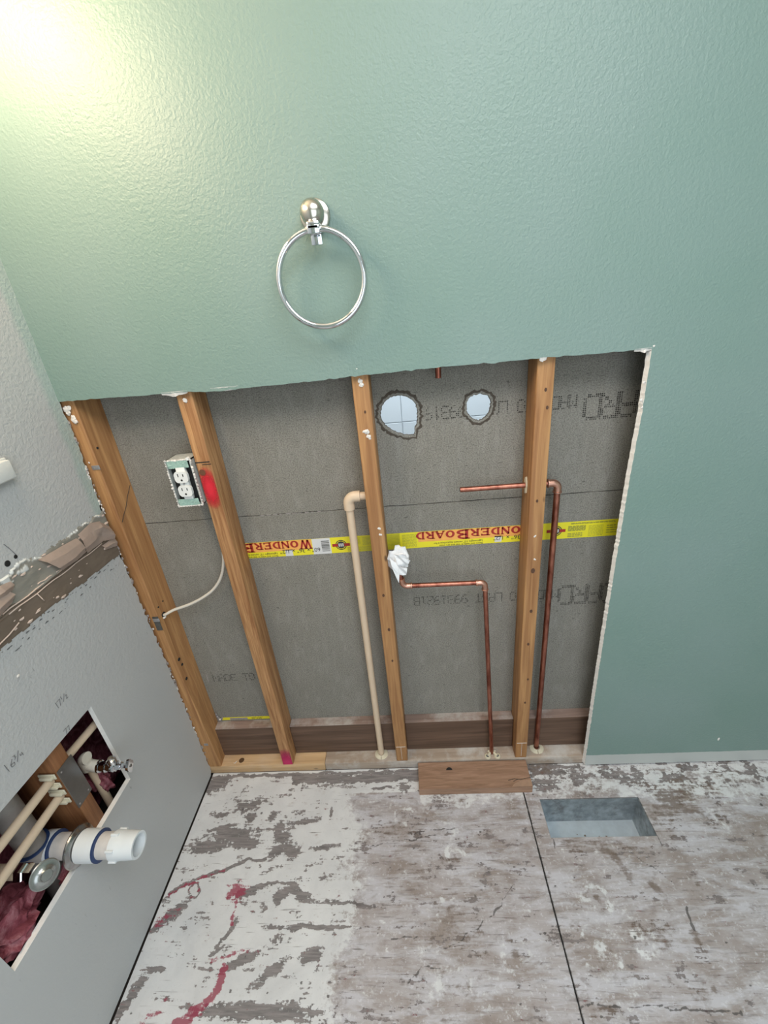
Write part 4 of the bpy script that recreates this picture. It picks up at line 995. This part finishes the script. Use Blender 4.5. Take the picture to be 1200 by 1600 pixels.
# ------------------------------------------------------------------ loose board on the floor
t = thing('wood_offcut', 'loose brown board offcut lying on floor against bottom plate', 'board', (.934, -.036, 0))
bm = bmesh.new(); sheet(bm, [[(.7505, -.0815), (1.118, -.0815), (1.1195, .0095), (.7505, .0105)]], lambda a, b: (a, b, .0008), (0, 0, .0300))
es = [e for e in bm.edges if all(abs(v.co.z - .0308) < 1e-4 for v in e.verts) and len(e.link_faces) == 2 and abs(e.link_faces[0].normal.dot(e.link_faces[1].normal)) < .5]
bmesh.ops.bevel(bm, geom=es, offset=.002, segments=2, affect='EDGES'); obj('timber', bm, M['block'], t)
b = bmesh.new(); N = 12; vs = [b.verts.new((.856 + .0105 * math.cos(PI * k / N), -.020 + .010 * math.sin(PI * k / N), .0312)) for k in range(N + 1)]; b.faces.new(vs); obj('knot_hole', b, M['black'], t)
b = bmesh.new(); tube(b, [(1.045, -.060, .0308), (1.065, -.055, .0312), (1.085, -.058, .0312), (1.118, -.052, .0308)], .0009, 6); tube(b, [(1.06, -.064, .0308), (1.075, -.058, .0312)], .0008, 6); obj('crack', b, M['dark'], t)
b = bmesh.new(); sheet(b, [[(1.052, -.0815), (1.118, -.0815), (1.1185, -.058), (1.085, -.062), (1.062, -.0715)]], lambda a, c: (a, c, .0311), (0, 0, .0008)); obj('raised_splinter', b, simple('pale_split_wood', (.36, .23, .155), .7, 0, .2, 60), t)

# ------------------------------------------------------------------ floor register boot
t = thing('floor_duct', 'galvanised rectangular duct boot sunk in the floor', 'duct', (1.288, -.16, -.118))
bm = bmesh.new(); D = -.117; th = .0012
box(bm, HX0 + .0005, HX0 + .0005 + th, HY0 + .0005, HY1 - .0005, D, -.0035); box(bm, HX1 - .0005 - th, HX1 - .0005, HY0 + .0005, HY1 - .0005, D, -.0035); box(bm, HX0 + .0005, HX1 - .0005, HY1 - .0005 - th, HY1 - .0005, D, -.0035); box(bm, HX0 + .0005, HX1 - .0005, HY0 + .0005, HY0 + .0005 + th, D, -.0035)
obj('duct_wall', bm, M['galv'], t)
bm = bmesh.new(); box(bm, HX0, HX1, HY0, HY1, D - .001, D); obj('duct_bottom', bm, simple('lit_galvanised', (.58, .66, .72), .4, .35, .25, 30), t)  # light falling on the bottom is painted in as a brighter metal
bm = bmesh.new(); r = random.Random(4)
for k in range(26): lump(bm, (r.uniform(HX0 + .004, HX0 + .05), r.uniform(HY0 + .01, HY0 + .05), D + .001), r.uniform(.002, .006), (1.4, 1, .4), 1, .4, r)
for k in range(12): lump(bm, (r.uniform(HX0 + .1, HX0 + .22), r.uniform(HY0 + .02, HY0 + .07), D + .0006), r.uniform(.0012, .003), (1.4, 1, .4), 1, .4, r)
o = obj('dust_debris', bm, simple('duct_dust', (.20, .17, .14), .95, 0, .3, 80), t); o['kind'] = 'stuff'
bm = bmesh.new(); box(bm, HX1 - .0013, HX1 - .0003, HY0 + .03, HY0 + .034, D + .004, D + .05); obj('seam_fold', bm, M['chrome'], t)

# ------------------------------------------------------------------ inside the left wall cut-out
bm = bmesh.new(); ny, nz = 150, 110; V = []
Yg, Zg = np.meshgrid(np.linspace(-.80, -.12, ny), np.linspace(.28, .86, nz), indexing='ij')
Hh = -.100 + .045 * np.clip(fbm(Yg, Zg, 12, 101, 5) - .25, 0, 1) + .014 * fbm(Yg * 1.3, Zg * .8, 40, 111, 4)
V = [[bm.verts.new((float(Hh[i, j]) * .6 - .098, Yg[i, j], Zg[i, j])) for j in range(nz)] for i in range(ny)]
for i in range(ny - 1):
    for j in range(nz - 1): bm.faces.new((V[i][j], V[i + 1][j], V[i + 1][j + 1], V[i][j + 1]))
o = obj('insulation_batt', bm, M['ins'], None, True, normals=False); batt = o; tag(o, 'pink fibreglass insulation inside the grey wall cut-out', 'insulation')
def tuft(c, rr, label, seed):
    b = bmesh.new(); r = random.Random(seed); bmesh.ops.create_icosphere(b, subdivisions=4, radius=1); cr = [Vector((r.gauss(0, 1), r.gauss(0, 1), r.gauss(0, 1))).normalized() for _ in range(9)]
    for v in b.verts:
        d = v.co.normalized(); k = 1 + .22 * math.sin(7 * d.dot(cr[0]) + 3 * d.dot(cr[1])) + .14 * math.sin(15 * d.dot(cr[2]) + 6 * d.dot(cr[3])) + .05 * math.sin(31 * d.dot(cr[4]))
        v.co = Vector((c[0] + d.x * rr[0] * k, c[1] + d.y * rr[1] * k, c[2] + d.z * rr[2] * k))
    return tag(obj('insulation_tuft', b, M['ins'], None, True), label, 'insulation')
tuft((-.075, -.290, .440), (.045, .022, .045), 'pale pink insulation tuft bulging below chrome valve', 1)
tuft((-.062, -.585, .428), (.044, .076, .040), 'pink insulation tuft at bottom left of the cut-out', 2)
tuft((-.026, -.455, .394), (.018, .030, .013), 'pink insulation tuft under the white drain pipe', 3)
ws = thing('wall_stud', 'orange-brown stud inside the grey wall cut-out with steel plate', 'stud', (-.056, -.375, 0))
bm = bmesh.new(); box(bm, -.165, -.0133, -.394, -.356, .0, 2.40, .003, 2); obj('timber', bm, wood('shaded_stud_wood', (.20, .078, .028), (.34, .15, .06), seed=6), ws, True)  # shade of the cavity put into this darker wood colour
b = bmesh.new(); box(b, -.0132, -.0112, -.396, -.352, .497, .622, .0006); pt_ = obj('nail_plate', b, M['steel'], ws)
for z, y in ((.505, -.390), (.507, -.360), (.612, -.388)):
    bb = bmesh.new(); lathe(bb, (-.0112, y, z), (1, 0, 0), [(0, .0022), (.0004, .002)], 10); obj('nail', bb, cl, pt_)
def cpipe(label, pts, r, clips=None):
    t = thing('cream_pipe', label, 'pipe', pts[0]); bm = bmesh.new(); tube(bm, pts, r, 18); obj('tube', bm, M['cpvc'], t, True)
    if clips:
        for (x, y, z) in clips:
            for s_ in (-1, 1):
                b = bmesh.new(); box(b, x - .013, x + .015, y - .010, y + .0, z + s_ * .0145 - .0042, z + s_ * .0145 + .0042, .0018, 2); box(b, x - .020, x + .019, y - .0035, y, z + s_ * .014 - .0075, z + s_ * .014 + .0075, .0012, 1); obj('pipe_clip', b, M['cream'], t, True)
    return t
PX = -.036
cpipe('upper of two cream pipes running along inside the cut-out', [(PX, -.90, .612), (PX, -.396, .598)], .0092, [(PX, -.396, .598)])
cpipe('lower of two cream pipes running along inside the cut-out', [(PX, -.90, .545), (PX, -.396, .5455)], .0092, [(PX, -.396, .5455)])
cpipe('cream pipe beyond cut-out stud, above the chrome valve', [(PX, -.354, .602), (PX, -.200, .588)], .0092)
cpipe('cream pipe dropping below the chrome valve in cut-out', [(-.050, -.302, .505), (-.050, -.302, .30)], .0092)
def stub_valve(yc, zc, x0, kind):
    if kind == 'valve':
        t = thing('shutoff_valve', 'chrome shutoff valve on cream elbow sticking out of cut-out', 'valve', (x0, yc, zc))
        bm = bmesh.new(); tube(bm, [(x0 - .006, yc, zc - .004), (x0 - .006, yc, zc + .022)] + arc((x0 - .006, yc, zc + .032), (0, 0, -.010), (.010, 0, 0), 6), .0145, 20)
        tube(bm, [(x0 - .008, yc, zc + .008), (x0 + .022, yc, zc)], .0135, 20); obj('elbow', bm, simple('ivory_fitting', (.66, .61, .52), .4, 0, .08, 40), t, True)
        bm = bmesh.new(); lathe(bm, (x0 + .020, yc, zc), (1, 0, 0), [(0, .0125), (.002, .0145), (.006, .0145), (.007, .0115), (.018, .0112), (.019, .0138), (.023, .0138), (.024, .0110), (.036, .0108), (.037, .0132), (.041, .0132), (.042, .0085), (.058, .0085)], 24); obj('compression_nut', bm, M['chrome'], t, True)
        bm = bmesh.new(); lathe(bm, (x0 + .050, yc, zc), (1, 0, 0), [(0, .0085), (.002, .0135), (.016, .0135), (.018, .0100), (.030, .0100), (.032, .006), (.046, .006)], 6); lathe(bm, (x0 + .062, yc, zc), (0, 0, 1), [(0, .0075), (.012, .0075), (.013, .0105), (.024, .0105), (.026, .007), (.030, .006)], 16); obj('valve_body', bm, M['chrome'], t, True)
        bm = bmesh.new(); N = 40; fr = []; bk = []
        for k in range(N):
            a = 2 * PI * k / N; q = 1 + .14 * math.cos(4 * a); y = .0105 * q * math.cos(a); z = .0210 * q * math.sin(a)
            fr.append(bm.verts.new((x0 + .104 + z * .22, yc + y, zc + z))); bk.append(bm.verts.new((x0 + .096 + z * .22, yc + y * .9, zc + z * .9)))
        bm.faces.new(fr); bm.faces.new(bk[::-1])
        for k in range(N): bm.faces.new((fr[k], bk[k], bk[(k + 1) % N], fr[(k + 1) % N]))
        obj('oval_handle', bm, M['chrome'], t, True)
        b = bmesh.new(); lathe(b, (x0 + .104, yc, zc), (1, 0, 0), [(0, .004), (.0015, .0035)], 12); obj('handle_screw', b, M['steel'], t)
    else:
        t = thing('water_stub', 'cream pipe stub with chrome fitting and loose round escutcheon', 'pipe', (x0, yc, zc))
        bm = bmesh.new(); tube(bm, [(x0 - .05, yc, zc), (x0 + .012, yc, zc)], .0135, 20); obj('tube', bm, M['cpvc'], t, True)
        bm = bmesh.new(); lathe(bm, (x0 + .008, yc, zc), (1, 0, 0), [(0, .0140), (.003, .0170), (.018, .0170), (.020, .0150), (.024, .0150), (.026, .0165), (.044, .0165), (.046, .0135), (.056, .013)], 6); obj('compression_nut', bm, M['chrome'], t)
        bm = bmesh.new(); lathe(bm, (x0 + .040, yc, zc - .010), (.2, 0, -1), [(0, .008), (.012, .008), (.013, .0055), (.020, .0055)], 14); obj('valve_stem', bm, M['chrome'], t, True)
        bm = bmesh.new(); lathe(bm, (x0 + .066, yc - .004, zc), (1, -.35, .35), [(0, .0225), (.0015, .0250), (.003, .0262), (.0045, .0245), (.004, .020), (.008, .012), (.012, .0095)], 32); obj('escutcheon', bm, simple('dull_chrome', (.36, .37, .36), .26, .85, .25, 90), t, True)
stub_valve(-.3045, .509, -.044, 'valve')
stub_valve(-.524, .511, -.050, 'stub')
# white PVC trap arm
t = thing('drain_pipe', 'white PVC drain pipe sticking out of the cut-out', 'drain pipe', (-.06, -.446, .447))
A_ = (0, -.4455, .4465); X = (1, 0, 0)
bm = bmesh.new(); lathe(bm, A_, X, [(-.052, .0255), (.090, .0255)], 32); obj('arm', bm, M['pvcd'], t, True)
bm = bmesh.new(); lathe(bm, (0, -.458, .30), (0, 0, 1), [(0, .026), (.108, .026), (.109, .031), (.175, .031), (.176, .026), (.42, .026)], 30)
for v in bm.verts: v.co.x += -.083
obj('vertical_stack', bm, simple('grimy_pvc', (.30, .27, .25), .6, 0, .25, 50), t, True)
bm = bmesh.new(); lathe(bm, A_, X, [(-.090, .026), (-.075, .0315), (-.050, .0320), (-.049, .0262)], 32); obj('tee_hub', bm, M['pvc'], t, True)
for x_, r_ in ((-.049, .0268), (.0545, .0268)):
    b = bmesh.new(); lathe(b, A_, X, [(x_ - .0008, r_ - .001), (x_ - .0008, r_ + .0052), (x_ + .0022, r_ + .0052), (x_ + .003, r_ - .001)], 32); obj('glue_ring', b, M['blue'], t, True)
b = bmesh.new(); lathe(b, (-.083, -.458, .475), (0, 0, 1), [(0, .0265), (0, .0318), (.004, .0318), (.004, .0265)], 30); obj('glue_ring', b, M['blue'], t, True)
bm = bmesh.new(); lathe(bm, A_, X, [(.012, .0262), (.012, .0318), (.053, .0318), (.054, .0265)], 34); obj('coupling', bm, M['pvc'], t, True)
bm = bmesh.new(); lathe(bm, A_, X, [(.086, .0255), (.087, .0285), (.104, .0285), (.108, .0275), (.120, .0275), (.142, .0262), (.142, .0215), (.100, .0205), (.095, .020)], 36)
nut = obj('slip_nut', bm, M['pvc'], t, True)
for k in range(6):
    a = PI / 3 * k + .35; b = bmesh.new(); lathe(b, (.086, A_[1] + .0292 * math.cos(a), A_[2] + .0292 * math.sin(a)), X, [(0, .0030), (.017, .0030)], 8); obj('grip_rib', b, M['pvc'], nut)
b = bmesh.new(); lathe(b, A_, X, [(.094, .0203), (.0945, .0203)], 30); obj('dark_bore', b, M['black'], t)
bm = bmesh.new(); lathe(bm, A_, X, [(-.006, .0268), (-.004, .0350), (-.001, .0410), (.002, .0425), (.005, .0415), (.008, .0355), (.011, .0268)], 40); obj('escutcheon', bm, simple('worn_chrome', (.42, .42, .42), .2, 1.0, .15, 60), t, True)
